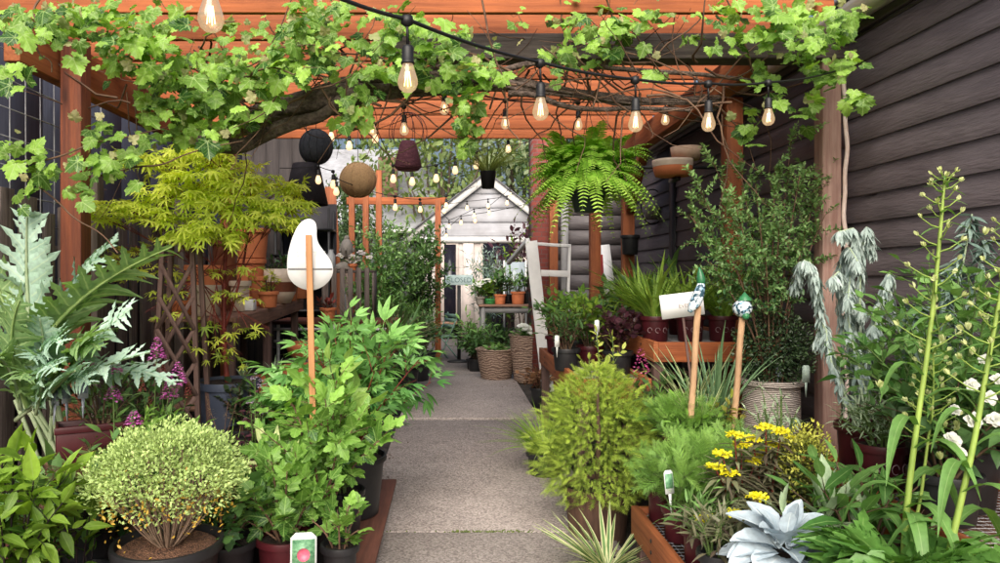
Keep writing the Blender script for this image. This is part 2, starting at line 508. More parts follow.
# ------------------------------------------------------------------ materials used
CEDAR_X = pm('cedar_x', (.47, .135, .042), (.27, .07, .022), 3, .75, .3, (.6, 14, 14), knots=1)
CEDAR_Y = pm('cedar_y', (.52, .17, .06), (.3, .085, .03), 3, .75, .3, (14, .6, 14), knots=1)
CEDAR_Z = pm('cedar_z', (.42, .13, .045), (.22, .065, .025), 3, .75, .3, (14, 14, .6), knots=1)
PINE_Z = pm('pine_z', (.52, .27, .11), (.38, .17, .065), 3, .7, .2, (20, 20, .8), knots=1)
GREYW_X = pm('grey_wood_x', (.17, .14, .125), (.06, .046, .042), 3, .85, .5, (.6, 16, 16), knots=1)
GREYW_Z = pm('grey_wood_z', (.24, .195, .175), (.09, .07, .062), 3, .85, .5, (16, 16, .6), knots=1)
BROWNW_Y = pm('brown_wood_y', (.36, .2, .14), (.18, .095, .065), 3, .8, .35, (14, .6, 14), knots=1)
BROWNW_Z = pm('brown_wood_z', (.17, .10, .085), (.09, .052, .045), 3, .8, .3, (14, 14, .6))
BARK = pm('vine_bark', (.24, .18, .15), (.05, .034, .03), 9, .9, .9, (3, 3, 3), bdist=.02)
CANE = pm('cane', (.22, .13, .08), (.09, .045, .03), 14, .8, .2)
STEMG = pm('green_stem', (.12, .2, .05), (.07, .12, .03), 20, .6, .1)
STEMB = pm('brown_stem', (.13, .08, .045), (.06, .035, .02), 20, .8, .2)
STEMD = pm('dark_stem', (.03, .018, .02), (.015, .01, .012), 20, .6, .1)
STEMR = pm('red_stem', (.26, .045, .03), (.13, .022, .018), 12, .6, .2)
BLACKP = pm('black_plastic', (.022, .023, .026), (.014, .014, .016), 14, .45, .06)
NAVYP = pm('blue_black_plastic', (.065, .08, .125), (.045, .055, .085), 9, .5, .08)
MAROON = pm('maroon_plastic', (.085, .012, .018), (.05, .008, .012), 9, .42, .06)
TERRA = pm('terracotta', (.70, .24, .10), (.52, .16, .065), 5, .8, .12, c3=(.8, .72, .68))
GLAZE = pm('cream_glaze', (.78, .66, .55), (.62, .5, .4), 6, .35, .05)
BROWNG = pm('brown_glaze', (.26, .09, .05), (.15, .05, .03), 6, .3, .05)
SOIL = pm('potting_soil', (.05, .03, .02), (.012, .008, .006), 60, .95, 1.0, bdist=.02)
CHIPS = pm('wood_chips', (.34, .17, .10), (.06, .03, .02), 75, .9, 1.0, (1, 1, 1), bdist=.02)
WHITEP = pm('white_paint', (.78, .78, .77), (.62, .62, .62), 4, .5, .08, c3=(.85, .84, .82))
CARD = pm('white_card', (.90, .91, .92), (.86, .87, .89), 3, .6, .03)
BLACKM = pm('black_metal', (.02, .02, .022), (.012, .012, .013), 12, .45, .1)
WIRE = pm('galvanised_wire', (.5, .52, .55), (.3, .3, .33), 20, .45, .1)
RUBBER = pm('black_rubber', (.012, .012, .013), (.008, .008, .009), 10, .5, .05)
GREYP = pm('grey_paint', (.36, .36, .37), (.24, .24, .25), 5, .6, .1)
STONE = pm('stone_grey', (.36, .33, .3), (.22, .2, .18), 10, .9, .4)

# ------------------------------------------------------------------ ground and path
gm = pm('ground_soil', (.075, .064, .056), (.035, .03, .026), 9, .95, .6, bdist=.03)
mb = MB(); mb.add([(-150, -40, 0), (150, -40, 0), (150, 260, 0), (-150, 260, 0)], [(0, 1, 2, 3)])
struct(mb.build('ground', gm))


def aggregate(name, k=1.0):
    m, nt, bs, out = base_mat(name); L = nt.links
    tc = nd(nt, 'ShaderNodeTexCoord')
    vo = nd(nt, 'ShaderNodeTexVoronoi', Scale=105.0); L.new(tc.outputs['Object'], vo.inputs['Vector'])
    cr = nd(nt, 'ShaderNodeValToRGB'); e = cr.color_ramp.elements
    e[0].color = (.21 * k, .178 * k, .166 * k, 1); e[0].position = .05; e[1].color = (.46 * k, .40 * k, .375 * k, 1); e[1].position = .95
    sp = nd(nt, 'ShaderNodeSeparateColor'); L.new(vo.outputs['Color'], sp.inputs[0]); L.new(sp.outputs[0], cr.inputs[0])
    nz = nd(nt, 'ShaderNodeTexNoise', Scale=1.7, Detail=6, Roughness=.65); L.new(tc.outputs['Object'], nz.inputs['Vector'])
    mr = nd(nt, 'ShaderNodeMapRange'); mr.inputs['From Min'].default_value = .3; mr.inputs['From Max'].default_value = .7
    mr.inputs['To Min'].default_value = .8; mr.inputs['To Max'].default_value = 1.08
    L.new(nz.outputs['Fac'], mr.inputs['Value'])
    mx = nd(nt, 'ShaderNodeMix', data_type='RGBA', blend_type='MULTIPLY'); mx.inputs[0].default_value = 1
    L.new(cr.outputs[0], mx.inputs[6]); L.new(mr.outputs[0], mx.inputs[7])
    n3 = nd(nt, 'ShaderNodeTexNoise', Scale=5.0, Detail=5, Roughness=.7); L.new(tc.outputs['Object'], n3.inputs['Vector'])
    r3 = nd(nt, 'ShaderNodeMapRange'); r3.inputs['From Min'].default_value = .56; r3.inputs['From Max'].default_value = .72; r3.inputs['To Max'].default_value = .3
    L.new(n3.outputs['Fac'], r3.inputs['Value'])
    m2 = nd(nt, 'ShaderNodeMix', data_type='RGBA'); L.new(r3.outputs[0], m2.inputs[0]); L.new(mx.outputs[2], m2.inputs[6]); m2.inputs[7].default_value = (.10, .09, .08, 1)
    L.new(m2.outputs[2], bs.inputs['Base Color']); bs.inputs['Roughness'].default_value = .9
    bp = nd(nt, 'ShaderNodeBump', Strength=.5, Distance=.006); L.new(vo.outputs['Distance'], bp.inputs['Height']); L.new(bp.outputs[0], bs.inputs['Normal'])
    return m


AGG = aggregate('exposed_aggregate'); AGG_SHADE = aggregate('shaded_aggregate', .66); AGG_SHADE_FAR = aggregate('far_shaded_aggregate', .4)  # same concrete; darker copies put shade into the far slabs, offsetting the sun
path = bpy.data.objects.new('path', None); COL.objects.link(path); struct(path)
js = [-2, 1.0, 4.1, 7.32, 10.55, 12.3, 14.6, 17.0]  # one extra joint where full sun begins, so the slab tone steps there
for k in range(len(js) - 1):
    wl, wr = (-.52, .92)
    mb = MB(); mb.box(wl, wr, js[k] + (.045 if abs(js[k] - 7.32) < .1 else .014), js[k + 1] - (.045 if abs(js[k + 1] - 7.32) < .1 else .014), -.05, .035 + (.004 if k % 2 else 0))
    o = mb.build('paving_slab', AGG if k < 4 else AGG_SHADE if k < 5 else AGG_SHADE_FAR, path, bevel=.008)
mossm = leafm('moss', (.05, .08, .02), (.16, .2, .05))
mb = MB()
n = 420; px_ = np.c_[rng.uniform(-.45, .9, n), 4.1 + rng.normal(0, .008, n), np.full(n, .034)]
keep = (np.sin(px_[:, 0] * 7) + rng.normal(0, .5, n)) > .1; px_ = px_[keep]
scatter(mb, LTPL['ellip'], px_, rng.normal(0, 1, (len(px_), 3)) + (0, 0, 1), (0, -1, .4), .014, rng.uniform(0, 1, len(px_)))
o = mb.build('moss', mossm); o['kind'] = 'stuff'

litter = leafm('litter', (.06, .035, .02), (.22, .13, .06), trans=.1)
mb = MB(); n = 260; side_ = rng.choice([-1, 1], n); x_ = np.where(side_ < 0, -.52 + np.abs(rng.normal(0, .1, n)), .92 - np.abs(rng.normal(0, .14, n)))
scatter(mb, LTPL['ellip'], np.c_[x_, rng.uniform(3.4, 11, n), np.full(n, .043)], np.c_[rng.normal(0, 1, (n, 2)), rng.normal(0, .08, n)], np.c_[rng.normal(0, .25, (n, 2)), np.ones(n)], rng.uniform(.008, .03, n), rng.uniform(0, 1, n))
o = mb.build('leaf_litter', litter); o['kind'] = 'stuff'
# ------------------------------------------------------------------ house on the right, dark lap siding
def siding_mat(name, c1, c2, st):
    return pm(name, c1, c2, 3.2, .55, .6, st, c3=(.7, .68, .68), bscale=7, bdist=.012)
SIDE = siding_mat('dark_siding', (.105, .086, .092), (.078, .063, .069), (11, 1.5, 11))
SIDEB = siding_mat('dark_siding_back', (.16, .145, .15), (.12, .105, .11), (1.5, 11, 11))
WX = 2.4
house = thing('house', 'dark brown house wall of overlapping boards along the right side', 'house', (WX, 5, 0))


def lap_boards(x, y0, y1, z0, z1, e, lip=.017):
    mb = MB(); z = z0
    while z < z1:
        prof = [(x - lip, z), (x - lip, z + .004), (x - .002, z + e + .004), (x, z + e + .004), (x, z)]
        V = [(a - WX, y - 5, b) for y in (y0, y1) for a, b in prof]
        k = len(prof)
        F = [(i, (i + 1) % k, k + (i + 1) % k, k + i) for i in range(k)]
        mb.add(V, [np.array(F), np.array([list(range(k))[::-1]]), np.array([[k + i for i in range(k)]])])
        z += e
    return mb


lap_boards(WX, .8, 7.62, .1, 2.98, .155).build('siding', SIDE, house)
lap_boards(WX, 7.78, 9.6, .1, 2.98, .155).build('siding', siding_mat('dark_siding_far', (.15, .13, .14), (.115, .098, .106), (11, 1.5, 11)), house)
MB().box(-.03, .03, 2.62, 2.78, .1, 2.98).build('trim_board', pm('black_trim', (.02, .018, .02), (.013, .012, .013), 6, .6, .2), house)
MB().box(0.015, 3, -4.2, 4.7, 0, 3.0).build('wall', pm('wall_core', (.03, .025, .026)), house)
# gutter and eave
g = []
for k in range(9):
    a = PI + PI * k / 8
    g.append((.055 * math.cos(a), .055 * math.sin(a)))
prof = [(-.06, .03), (-.06, 0)] + [(-.052 + .0 * 0, -.02), (-.04, -.055), (0, -.07), (.04, -.06), (.055, -.02), (.055, .03), (.048, .03), (.046, -.015), (.0, -.058), (-.035, -.045), (-.05, .03)]
GUT = pm('gutter_grey', (.62, .58, .53), (.42, .39, .36), 5, .5, .1, (6, .6, 6))
k = len(prof); mb = MB()
V = [(a - .13, y, b + 2.99) for y in (-4.2, 4.6) for a, b in prof]
mb.add(V, [np.array([(i, (i + 1) % k, k + (i + 1) % k, k + i) for i in range(k)])]); mb.build('gutter', GUT, house, smooth=False)
MB().box(-.068, -.03, -4.2, 4.6, 2.9, 3.03).build('fascia', pm('fascia_brown', (.06, .045, .04), (.04, .03, .028), 5, .6, .2, (10, .5, 10)), house)
mb = MB(); V = [(-.2, -4.2, 3.04), (-.2, 4.6, 3.04), (3, 4.6, 4.3), (3, -4.2, 4.3)]
mb.add(V + [(a, b, c + .03) for a, b, c in V], [np.array([(0, 1, 2, 3), (7, 6, 5, 4), (0, 4, 5, 1), (1, 5, 6, 2), (3, 2, 6, 7), (0, 3, 7, 4)])])
SHING = pm('shingle', (.2, .2, .22), (.09, .09, .1), 14, .9, .6, (1, 4, 1))
mb.build('roof', SHING, house)

# end wall with grey boards behind the pergola (far right)
ew = thing('garden_wall', 'grey boarded wall facing the path behind the hanging fern', 'wall', (1.95, 9.7, 0))
mb = MB(); z = .1
while z < 3.1:
    mb.add([(-.5, -.008, z + .012), (.46, -.008, z + .012), (.46, -.002, z + .2), (-.5, -.002, z + .2), (-.5, .03, z), (.46, .03, z), (.46, .03, z + .2), (-.5, .03, z + .2)],
           [np.array([(0, 1, 2, 3), (5, 4, 7, 6), (0, 4, 5, 1), (3, 2, 6, 7), (0, 3, 7, 4), (1, 5, 6, 2)])]); z += .2
mb.build('boards', SIDEB, ew)
MB().box(-.46, -.36, -.05, -.02, .2, 2.9).build('trim_board', GREYP, ew)


def brick_mat():
    m, nt, bs, out = base_mat('red_brick'); L = nt.links
    tc = nd(nt, 'ShaderNodeTexCoord'); mp = nd(nt, 'ShaderNodeMapping'); mp.inputs['Rotation'].default_value = (PI / 2, 0, 0)
    L.new(tc.outputs['Object'], mp.inputs['Vector'])
    b = nd(nt, 'ShaderNodeTexBrick', Scale=4.2); b.inputs['Color1'].default_value = (.27, .06, .045, 1); b.inputs['Color2'].default_value = (.17, .035, .03, 1)
    b.inputs['Mortar'].default_value = (.16, .10, .09, 1); b.inputs['Mortar Size'].default_value = .018; L.new(mp.outputs[0], b.inputs['Vector'])
    L.new(b.outputs['Color'], bs.inputs['Base Color']); bs.inputs['Roughness'].default_value = .9
    bp = nd(nt, 'ShaderNodeBump', Strength=.6, Distance=.01); bp.invert = True; L.new(b.outputs['Fac'], bp.inputs['Height']); L.new(bp.outputs[0], bs.inputs['Normal'])
    return m


ch = thing('brick_chimney', 'red brick chimney standing behind the white handrail', 'chimney', (1.36, 9.75, 0))
MB().box(-.24, .21, 0, .5, 0, 4.6).build('brickwork', brick_mat(), ch)

# ------------------------------------------------------------------ pergola over the path
pg = thing('pergola', 'orange stained timber pergola over the path with deep joists', 'pergola', (0, 6, 0))
O = np.array((0, 6, 0))
jy = [3.97, 4.4, 4.85, 5.32, 5.9, 6.5, 7.1, 7.62]
for i, y in enumerate(jy):
    x1 = 2.12 if y < 4.6 else 2.0
    MB().box(-2.62, x1, y - 6, y - 6 + .04, 2.945 + rng.uniform(-.006, .006), 3.15).build('joist', CEDAR_X, pg, bevel=.004)
MB().box(-.35, 2.36, -1.75, -1.6, 2.78, 2.93).build('front_beam', GREYW_X, pg, bevel=.006)
MB().box(-2.42, -2.33, -2.1, 1.9, 2.66, 2.935).build('side_beam', CEDAR_Y, pg, bevel=.005)
MB().box(1.84, 1.95, -1.58, 1.9, 2.74, 2.936).build('side_beam', CEDAR_Y, pg, bevel=.005)
REDZ = pm('red_post', (.30, .085, .035), (.13, .04, .025), 3, .75, .35, (14, 14, .6), knots=1)
PALEZ = pm('worn_post', (.46, .31, .26), (.28, .15, .12), 4, .8, .35, (9, 9, .6), knots=1)
for name, x, y, w, z1, m in (('post', -2.25, 4.33, .125, 2.9, REDZ), ('post', 2.27, 4.33, .11, 2.78, PALEZ), ('post', 2.24, 5.72, .13, 2.9, CEDAR_Z),
                             ('post', 1.9, 7.7, .12, 2.74, CEDAR_Z), ('post', 1.68, 8.35, .12, 2.9, CEDAR_Z), ('post', 1.38, 9.62, .11, 3.1, CEDAR_Z), ('post', -2.38, 7.7, .12, 2.74, CEDAR_Z)):
    MB().box(x - w / 2, x + w / 2, y - 6 - w / 2, y - 6 + w / 2, 0, z1).build(name, m, pg, bevel=.006)
MB().bar((1.9, 1.62, 2.2), (1.9, 1.05, 2.73), .09, .09).build('brace', CEDAR_Z, pg, bevel=.005)
# translucent strip of corrugated roofing between pergola and eave
mb = MB(); xs = np.linspace(1.96, 2.24, 22); zz = 2.96 + .012 * np.sin(np.arange(22) * 1.9)
V = [(x, y, z) for y in (-.6, 1.9) for x, z in zip(xs, zz)]
mb.add(V, [np.array([(i, i + 1, 23 + i, 22 + i) for i in range(21)])])
mb.build('roof_panel', pm('clear_panel', (.75, .77, .8), (.6, .62, .66), 6, .4, .05), pg)
# pink cord running down the corner by the right post
mb = MB(); zz = np.linspace(.1, 2.7, 60)
mb.tube(np.c_[2.345 + .008 * np.sin(zz * 9) + .004 * np.sin(zz * 23), np.full(60, 4.27), zz], .013, n=7)
tag(mb.build('drain_pipe', pm('pink_white', (.86, .74, .68), (.7, .52, .45), 20, .6, .1), smooth=True), 'thin pale wavy pipe running down beside the worn right post', 'pipe')

# ------------------------------------------------------------------ left fence and dark wall
nb = thing('dark_shed', 'dark blue grey boarded shed wall behind the wire trellis', 'shed', (-2.85, 5, 0))
mb = MB(); y = -3.6
while y < 4.6:
    mb.box(0, .02 + rng.uniform(0, .004), y, y + .597, 0, 3.2); y += .6
mb.build('boards', pm('shed_boards', (.06, .066, .10), (.04, .043, .066), 3, .7, .3, (14, 14, .6)), nb)
MB().box(-2, -.01, -3.6, 4.6, 0, 3.2).build('wall', RUBBER, nb)
tw_ = thing('wire_trellis', 'galvanised wire mesh trellis fixed before the dark shed wall', 'trellis', (-2.62, 4.7, 0))
mb = MB()
for y in np.arange(-.9, .75, .16): mb.tube([(0, y, 1.2), (.004, y, 2.1), (0, y, 2.95)], .0045, n=4)
for z in np.arange(1.3, 2.9, .17): mb.tube([(0, -.95, z), (0, .8, z)], .004, n=4)
mb.build('wire_mesh', WIRE, tw_)
fe = thing('wooden_fence', 'weathered grey wooden fence of upright boards on the left', 'fence', (-2.55, 5, 0))
mb = MB(); y = -2.6; i = 0
while y < 3.8:
    w = .14 + .03 * math.sin(i * 2.3); h = 1.95 + .06 * math.sin(i * 1.7)
    mb.box(-.012, .012, y, y + w, .05, h, o=(.01 * math.sin(i * 3.1), 0, 0)); y += w + (.05 if i % 3 else .1); i += 1
mb.build('boards', GREYW_Z, fe, bevel=.003)
for z in (.5, 1.6): MB().box(-.06, -.02, -2.6, 3.8, z, z + .09).build('rail', GREYW_X, fe)
for y in (-1.75, -.02, 1.6, 3.2): MB().box(-.01 + .03, .11, y, y + .1, 0, 2.2).build('post', GREYW_Z, fe, bevel=.004)

# ------------------------------------------------------------------ background: garden house, neighbour roof, trees
HY = 17.0
gh = thing('garden_house', 'small grey gabled house with cream doors at the path end', 'house', (.86, HY, 0))
S = HY / FPX
zE = EYE + (275 - 237) * S; zT = EYE + (275 - 180) * S
GSID = pm('grey_lap', (.38, .385, .42), (.33, .335, .365), 3, .7, .2, (.6, 12, 12))
mb = MB(); z = zE; e = (zT - zE) / 4.0
hw0 = 1.75
for i in range(4):
    w0 = hw0 * (1 - i / 4.0) + .05; w1 = hw0 * (1 - (i + 1) / 4.0) + .02; z0 = zE + i * e
    mb.add([(-w0, -.016, z0 + .03), (w0, -.016, z0 + .03), (w1, -.01, z0 + e), (-w1, -.01, z0 + e), (-w0, .05, z0 + .012), (w0, .05, z0 + .012), (w1, .05, z0 + e), (-w1, .05, z0 + e)],
           [np.array([(0, 1, 2, 3), (5, 4, 7, 6), (0, 4, 5, 1), (3, 2, 6, 7), (0, 3, 7, 4), (1, 5, 6, 2)])])
    mb.box(-w0, w0, -.02, .05, z0 - .0, z0 + .011)
mb.build('gable', GSID, gh)
MB().box(-hw0 + .05, hw0 - .05, .06, .1, zE - .1, zE + .05).build('gable_back', GREYP, gh)
CREAM = pm('cream_wall', (.60, .55, .53), (.52, .47, .45), 4, .7, .05)
MB().box(-1.55, 1.6, 0.0, 4, 0, zE - .14).build('wall', CREAM, gh)
MB().box(-1.62, 1.66, -.07, .05, zE - .13, zE).build('frieze_board', WHITEP, gh)
for sx in (-1, 1):
    MB().bar((sx * (hw0 + .22), -.1, zE - .13), (0, -.1, zT + .06), .05, .17, (0, 0, 1)).build('barge_board', WHITEP, gh)
    mb = MB(); a = (sx * (hw0 + .26), zE - .09); b = (0, zT + .16)
    V = [(a[0], -.2, a[1]), (b[0], -.2, b[1]), (b[0], 4, b[1]), (a[0], 4, a[1])]
    mb.add(V + [(p, q, r + .04) for p, q, r in V], [np.array([(0, 1, 2, 3), (7, 6, 5, 4), (0, 4, 5, 1), (1, 5, 6, 2), (2, 6, 7, 3), (3, 7, 4, 0)])])
    mb.build('roof', SHING, gh)
DARKG = pm('dark_glass', (.02, .018, .03), (.012, .012, .018), 3, .12, 0)
for x0, x1, zz0, zz1 in ((-1.0, -.72, .12, 2.22), (-.08, .66, .2, 2.25), (.95, 1.35, .3, 2.2)):
    f = MB().box(x0 - .06, x1 + .06, -.03, -.004, zz0 - .06, zz1 + .06).build('door' if zz0 < .9 else 'window', pm('door_cream', (.66, .58, .53), (.58, .5, .46), 4, .6, .05), gh)
    MB().box(x0, x1, -.036, -.031, zz0, zz1).build('pane', DARKG, f)
MB().box(-1.6, -1.45, -.04, -.002, 0, zE - .14).build('corner_trim', WHITEP, gh)
MB().box(-.55, -.3, -.05, -.003, .1, zE - .15).build('door_post', pm('pink_white_paint', (.74, .66, .63), (.66, .58, .55), 4, .6, .05), gh)

db = thing('step_bench', 'low dark wooden bench standing before the cream doors', 'bench', (-.1, 16.4, 0))
MB().box(-.42, .4, -.2, .2, .38, .43).build('seat', BROWNW_Y, db); MB().box(-.4, .38, .1, .14, .0, .375).build('back_panel', BLACKM, db)
for x in (-.38, .32): MB().box(x, x + .06, -.18, .095, 0, .378).build('leg', BROWNW_Z, db)
nh = thing('shingle_house', 'neighbouring house with pale grey shingle roof behind the rattan globe', 'house', (-2.2, 24, 0))
PSH = pm('pale_shingle', (.42, .43, .47), (.26, .27, .3), 6, .9, .4, (1, 1, 7), spots=0)
mb = MB(); mb.add([(-4.2, 0, 3.0), (2.4, 0, 3.0), (1.4, 3.5, 6.3), (-4.2, 3.5, 6.3)], [(0, 1, 2, 3)]); mb.build('roof', PSH, nh)
MB().box(-4.1, 2.3, .3, 3.4, 0, 3.02).build('wall', pm('blue_grey_wall', (.13, .14, .15), (.09, .1, .11), 3, .8, .1), nh)
MB().box(-.3, .35, 1.0, 1.6, 3.4, 5.6).build('chimney', pm('pinkish_brick', (.45, .24, .2), (.33, .17, .14), 12, .9, .3), nh)
MB().box(-1.5, -.6, .26, .3, 1.5, 2.6).build('window', DARKG, nh)
MB().box(-4.2, 2.4, -.08, 0, 2.9, 3.04).build('fascia', WHITEP, nh)

ds = thing('dark_screen', 'tall dark boarded screen at the rear left behind the maple', 'screen', (-3.1, 10.6, 0)); mb = MB()
for i in range(14): mb.box(-1.5 + i * .19, -1.5 + i * .19 + .185, 0, .02 + .004 * (i % 2), 0, 3.6 + .05 * math.sin(i * 2.1))
mb.build('boards', pm('dark_stained_board', (.05, .04, .038), (.025, .02, .02), 3, .8, .4, (16, 16, .6)), ds)
for z in (.6, 2.6): MB().box(-1.5, 1.15, .03, .08, z, z + .1).build('rail', BROWNW_Z, ds)
# slim cedar frame standing further down the left side
fr = thing('cedar_frame', 'slim orange cedar frame standing beyond the crate shelf', 'frame', (-1.3, 12.2, 0))
for px in (352, 366, 379, 438):
    x = (px - CX) / FPX * 12.2
    MB().box(x + 1.3 - .05, x + 1.3 + .05, -.05, .05, 0, EYE + (275 - 200) / FPX * 12.2 + (.5 if px < 400 else 0)).build('post', CEDAR_Z, fr, bevel=.005)
MB().box(-.45, 1.25, -.04, .04, EYE + (275 - 201) / FPX * 12.2 - .06, EYE + (275 - 201) / FPX * 12.2 + .06).build('beam', CEDAR_X, fr, bevel=.005)
bs_ = thing('black_shelving', 'black metal shelving unit standing behind the leaf sign', 'shelves', (-1.95, 9.9, 0))
for x in (-.42, .3):
    for y in (-.2, .2): MB().box(x, x + .03, y, y + .03, 0, 2.4).build('upright', BLACKM, bs_)
for z in (.5, 1.0, 1.45, 1.75, 2.1): MB().box(-.44, .35, -.22, .24, z, z + .03).build('shelf', BLACKM, bs_)
MB().box(-.44, .35, .25, .27, 0, 2.5).build('back_panel', pm('dark_panel', (.03, .028, .034), (.018, .017, .02), 5, .6, .2), bs_)
fp = thing('plank_screen', 'leaning orange cedar planks beside the black shelving', 'screen', (-1.62, 10.1, 0))
for i, (x, l) in enumerate(((0, .05), (.13, -.03))):
    MB().bar((x, 0, 0), (x + l - .15, .1, 2.75), .1, .03, (0, 1, 0)).build('plank', CEDAR_Z, fp, bevel=.003)


def tree(label, loc, h, rad, leafmat, nclump, nleaf, lsize, cz=.62, sq=1.0):
    t = thing('tree', label, 'tree', loc, 0, 'trees behind the houses')
    mb = MB(); st, tw = skel(9, h, rad * .8, .1, 4, .9, hmin=.5)
    mb.tube([(0, 0, 0), (.1, 0, h * .3), (0, .1, h * .6)], .22, .1, 7)
    for p in st: mb.tube(p, .09, .02, 5, cap=False)
    mb.build('trunk', BARK, t, smooth=True)
    mb = MB(); c = rng.normal(0, 1, (nclump, 3)); c = nrm(c) * rng.uniform(.45, 1, (nclump, 1)) * (rad, rad, h * (1 - cz) * sq) + (0, 0, h * cz)
    pos = np.repeat(c, nleaf, 0) + rng.normal(0, rad * .16, (nclump * nleaf, 3))
    tone = np.repeat(rng.uniform(-.2, .2, nclump), nleaf)
    ax = rng.normal(0, 1, (len(pos), 3)) + (0, 0, -.4)
    scatter(mb, LTPL['ellip'], pos, ax, rng.normal(0, .6, (len(pos), 3)) + (0, -.3, 1), lsize * rng.uniform(.6, 1.3, len(pos)), np.clip(tones(pos, .2, .8, .2) + tone, 0, 1))
    mb.build('crown', leafmat, t)
    return t


TL1 = leafm('tree_leaf_a', (.09, .14, .04), (.30, .38, .15), trans=.35)
TL2 = leafm('tree_leaf_b', (.03, .06, .03), (.12, .19, .08), trans=.3)
TL3 = leafm('tree_leaf_c', (.13, .17, .09), (.36, .42, .25), trans=.35)
tree('broad yellow green tree behind the left side of the gable', (-.3, 25, 0), 8.0, 2.6, TL1, 60, 60, .26, .6)
tree('tall bright green tree behind the right side of the gable', (2.2, 26, 0), 9, 2.8, TL3, 60, 60, .26, .55)
tree('dark green tree rising behind the shingle roof', (-4.4, 30, 0), 8, 2.6, TL2, 50, 50, .3, .6)
tree('slim grey green tree standing right of the brick chimney', (4.6, 24, 0), 8, 2.4, TL2, 50, 50, .3, .6)
tree('small green tree beside the neighbouring house window', (-2.6, 19.5, 0), 4.2, .9, TL2, 40, 60, .14, .65)
# ------------------------------------------------------------------ benches and trays
DECK = pm('red_deck', (.26, .10, .07), (.13, .055, .04), 3, .75, .3, (12, .7, 12))
pal = thing('pallet_deck', 'low red brown timber deck along the left edge of the path', 'deck', (-1.4, 3.6, 0))
x = -.95
while x < .93:
    MB().box(x, x + .19, -1.6, 1.25, .1, .125).build('deck_board', DECK, pal, bevel=.004); x += .2
for y in (-1.4, 0, 1.1): MB().box(-.95, .9, y, y + .08, 0, .098).build('bearer', BROWNW_Y, pal)
MB().box(.952, .962, -1.6, 1.25, .06, .122).build('edge_strip', GREYP, pal)


def tray(name, label, x0, x1, y0, y1, z0, z1, m, mesh=True, legs=True):
    c = ((x0 + x1) / 2, (y0 + y1) / 2, 0); t = thing(name, label, 'plant tray', c)
    a, b = (x1 - x0) / 2, (y1 - y0) / 2; w = .035
    my = CEDAR_Y if m == 'cedar' else BROWNW_Y; mx = CEDAR_X if m == 'cedar' else BROWNW_Y
    MB().box(-a, -a + w, -b, b, z0, z1).build('side_board', my, t, bevel=.004)
    MB().box(a - w, a, -b, b, z0, z1).build('side_board', my, t, bevel=.004)
    MB().box(-a + w, a - w, -b, -b + w, z0, z1 - .003).build('end_board', mx, t, bevel=.004)
    MB().box(-a + w, a - w, b - w, b, z0, z1 - .003).build('end_board', mx, t, bevel=.004)
    MB().box(-a + w, a - w, -b + w, b - w, z0 + .015, z0 + .035).build('base_board', BROWNW_Y, t)
    if mesh:
        mb = MB(); zm = z1 - .028
        for q in np.arange(-a + w, a - w, .035): mb.tube([(q, -b + w, zm), (q, b - w, zm)], .0016, n=3, cap=False)
        for q in np.arange(-b + w, b - w, .035): mb.tube([(-a + w, q, zm), (a - w, q, zm)], .0016, n=3, cap=False)
        mb.build('wire_mesh', WIRE, t)
    if legs:
        for sx in (-1, 1):
            for sy in (-1, 1):
                MB().box(sx * (a - .05) - .035, sx * (a - .05) + .035, sy * (b - .08) - .035, sy * (b - .08) + .035, 0, z0 + .012).build('leg', BROWNW_Z, t, bevel=.003)
    mb = MB()
    for q in (-.3, 0, .3):
        for dz in (.045, .095): mb.lathe([(.001, 0), (.009, 0), (.009, .003), (.001, .003)], 8, (0, 0, 0)); V = mb.V[-1]; mb.V[-1] = np.c_[-a - .003 + V[:, 2], V[:, 0] + q * b * 2, V[:, 1] + z0 + dz]
    mb.build('screw_holes', BLACKM, t)
    return t


tray('plant_tray', 'orange cedar tray with wire mesh top standing nearest the path at bottom right', .88, 1.6, 1.75, 3.5, .24, .38, 'cedar')
tray('plant_tray', 'raised orange cedar tray under the maroon pots beside the house wall', 1.67, 2.3, 1.75, 3.45, .5, .64, 'cedar')
tray('plant_tray', 'orange cedar tray holding the maroon grass pots behind the white card', 1.4, 2.28, 4.95, 6.6, .9, 1.04, 'cedar')
tray('plant_tray', 'long orange cedar bench edge running along the path behind the golden conifer', .86, 1.36, 4.85, 6.95, .66, .8, 'cedar')
tray('plant_tray', 'dark timber staging under the striped white pot and the strappy plants', 1.15, 2.34, 3.68, 4.8, .38, .5, 'brown', mesh=False)

tb = thing('timber_bench', 'brown timber bench carrying the terracotta pots on the left', 'bench', (-2.02, 6.6, 0))
rot = math.atan2(.10, 3.3)
def zb(y): return 1.145 + (y + 1.65) * math.tan(rot)   # top height at local y
for i in range(4):
    x = -.34 + i * .17
    MB().bar((x + .08, -.95, zb(-.95) - .02), (x + .08, 1.65, zb(1.65) - .02), .162, .036).build('top_board', BROWNW_Y, tb, bevel=.004)
MB().bar((.325, -.95, zb(-.95) - .07), (.325, 1.65, zb(1.65) - .07), .03, .13).build('front_rail', BROWNW_Y, tb, bevel=.004)
for y in (-.85, .3, 1.5):
    for x in (-.3, .27): MB().box(x - .035, x + .035, y - .035, y + .035, 0, zb(y) - .045).build('leg', BROWNW_Z, tb, bevel=.004)
MB().box(-.3, .25, -.9, 1.6, .42, .45).build('lower_shelf', BROWNW_Y, tb)
BX, BY = -2.02, 6.6
lowb = thing('timber_block_bench', 'low dark timber bench beneath the large maple pot', 'bench', (-1.62, 5.0, 0))
MB().box(-.5, .5, -.45, .45, .27, .31).build('top_board', BROWNW_Y, lowb, bevel=.005)
for x in (-.45, .37): MB().box(x, x + .08, -.4, .4, 0, .268).build('support', BROWNW_Z, lowb, bevel=.005)


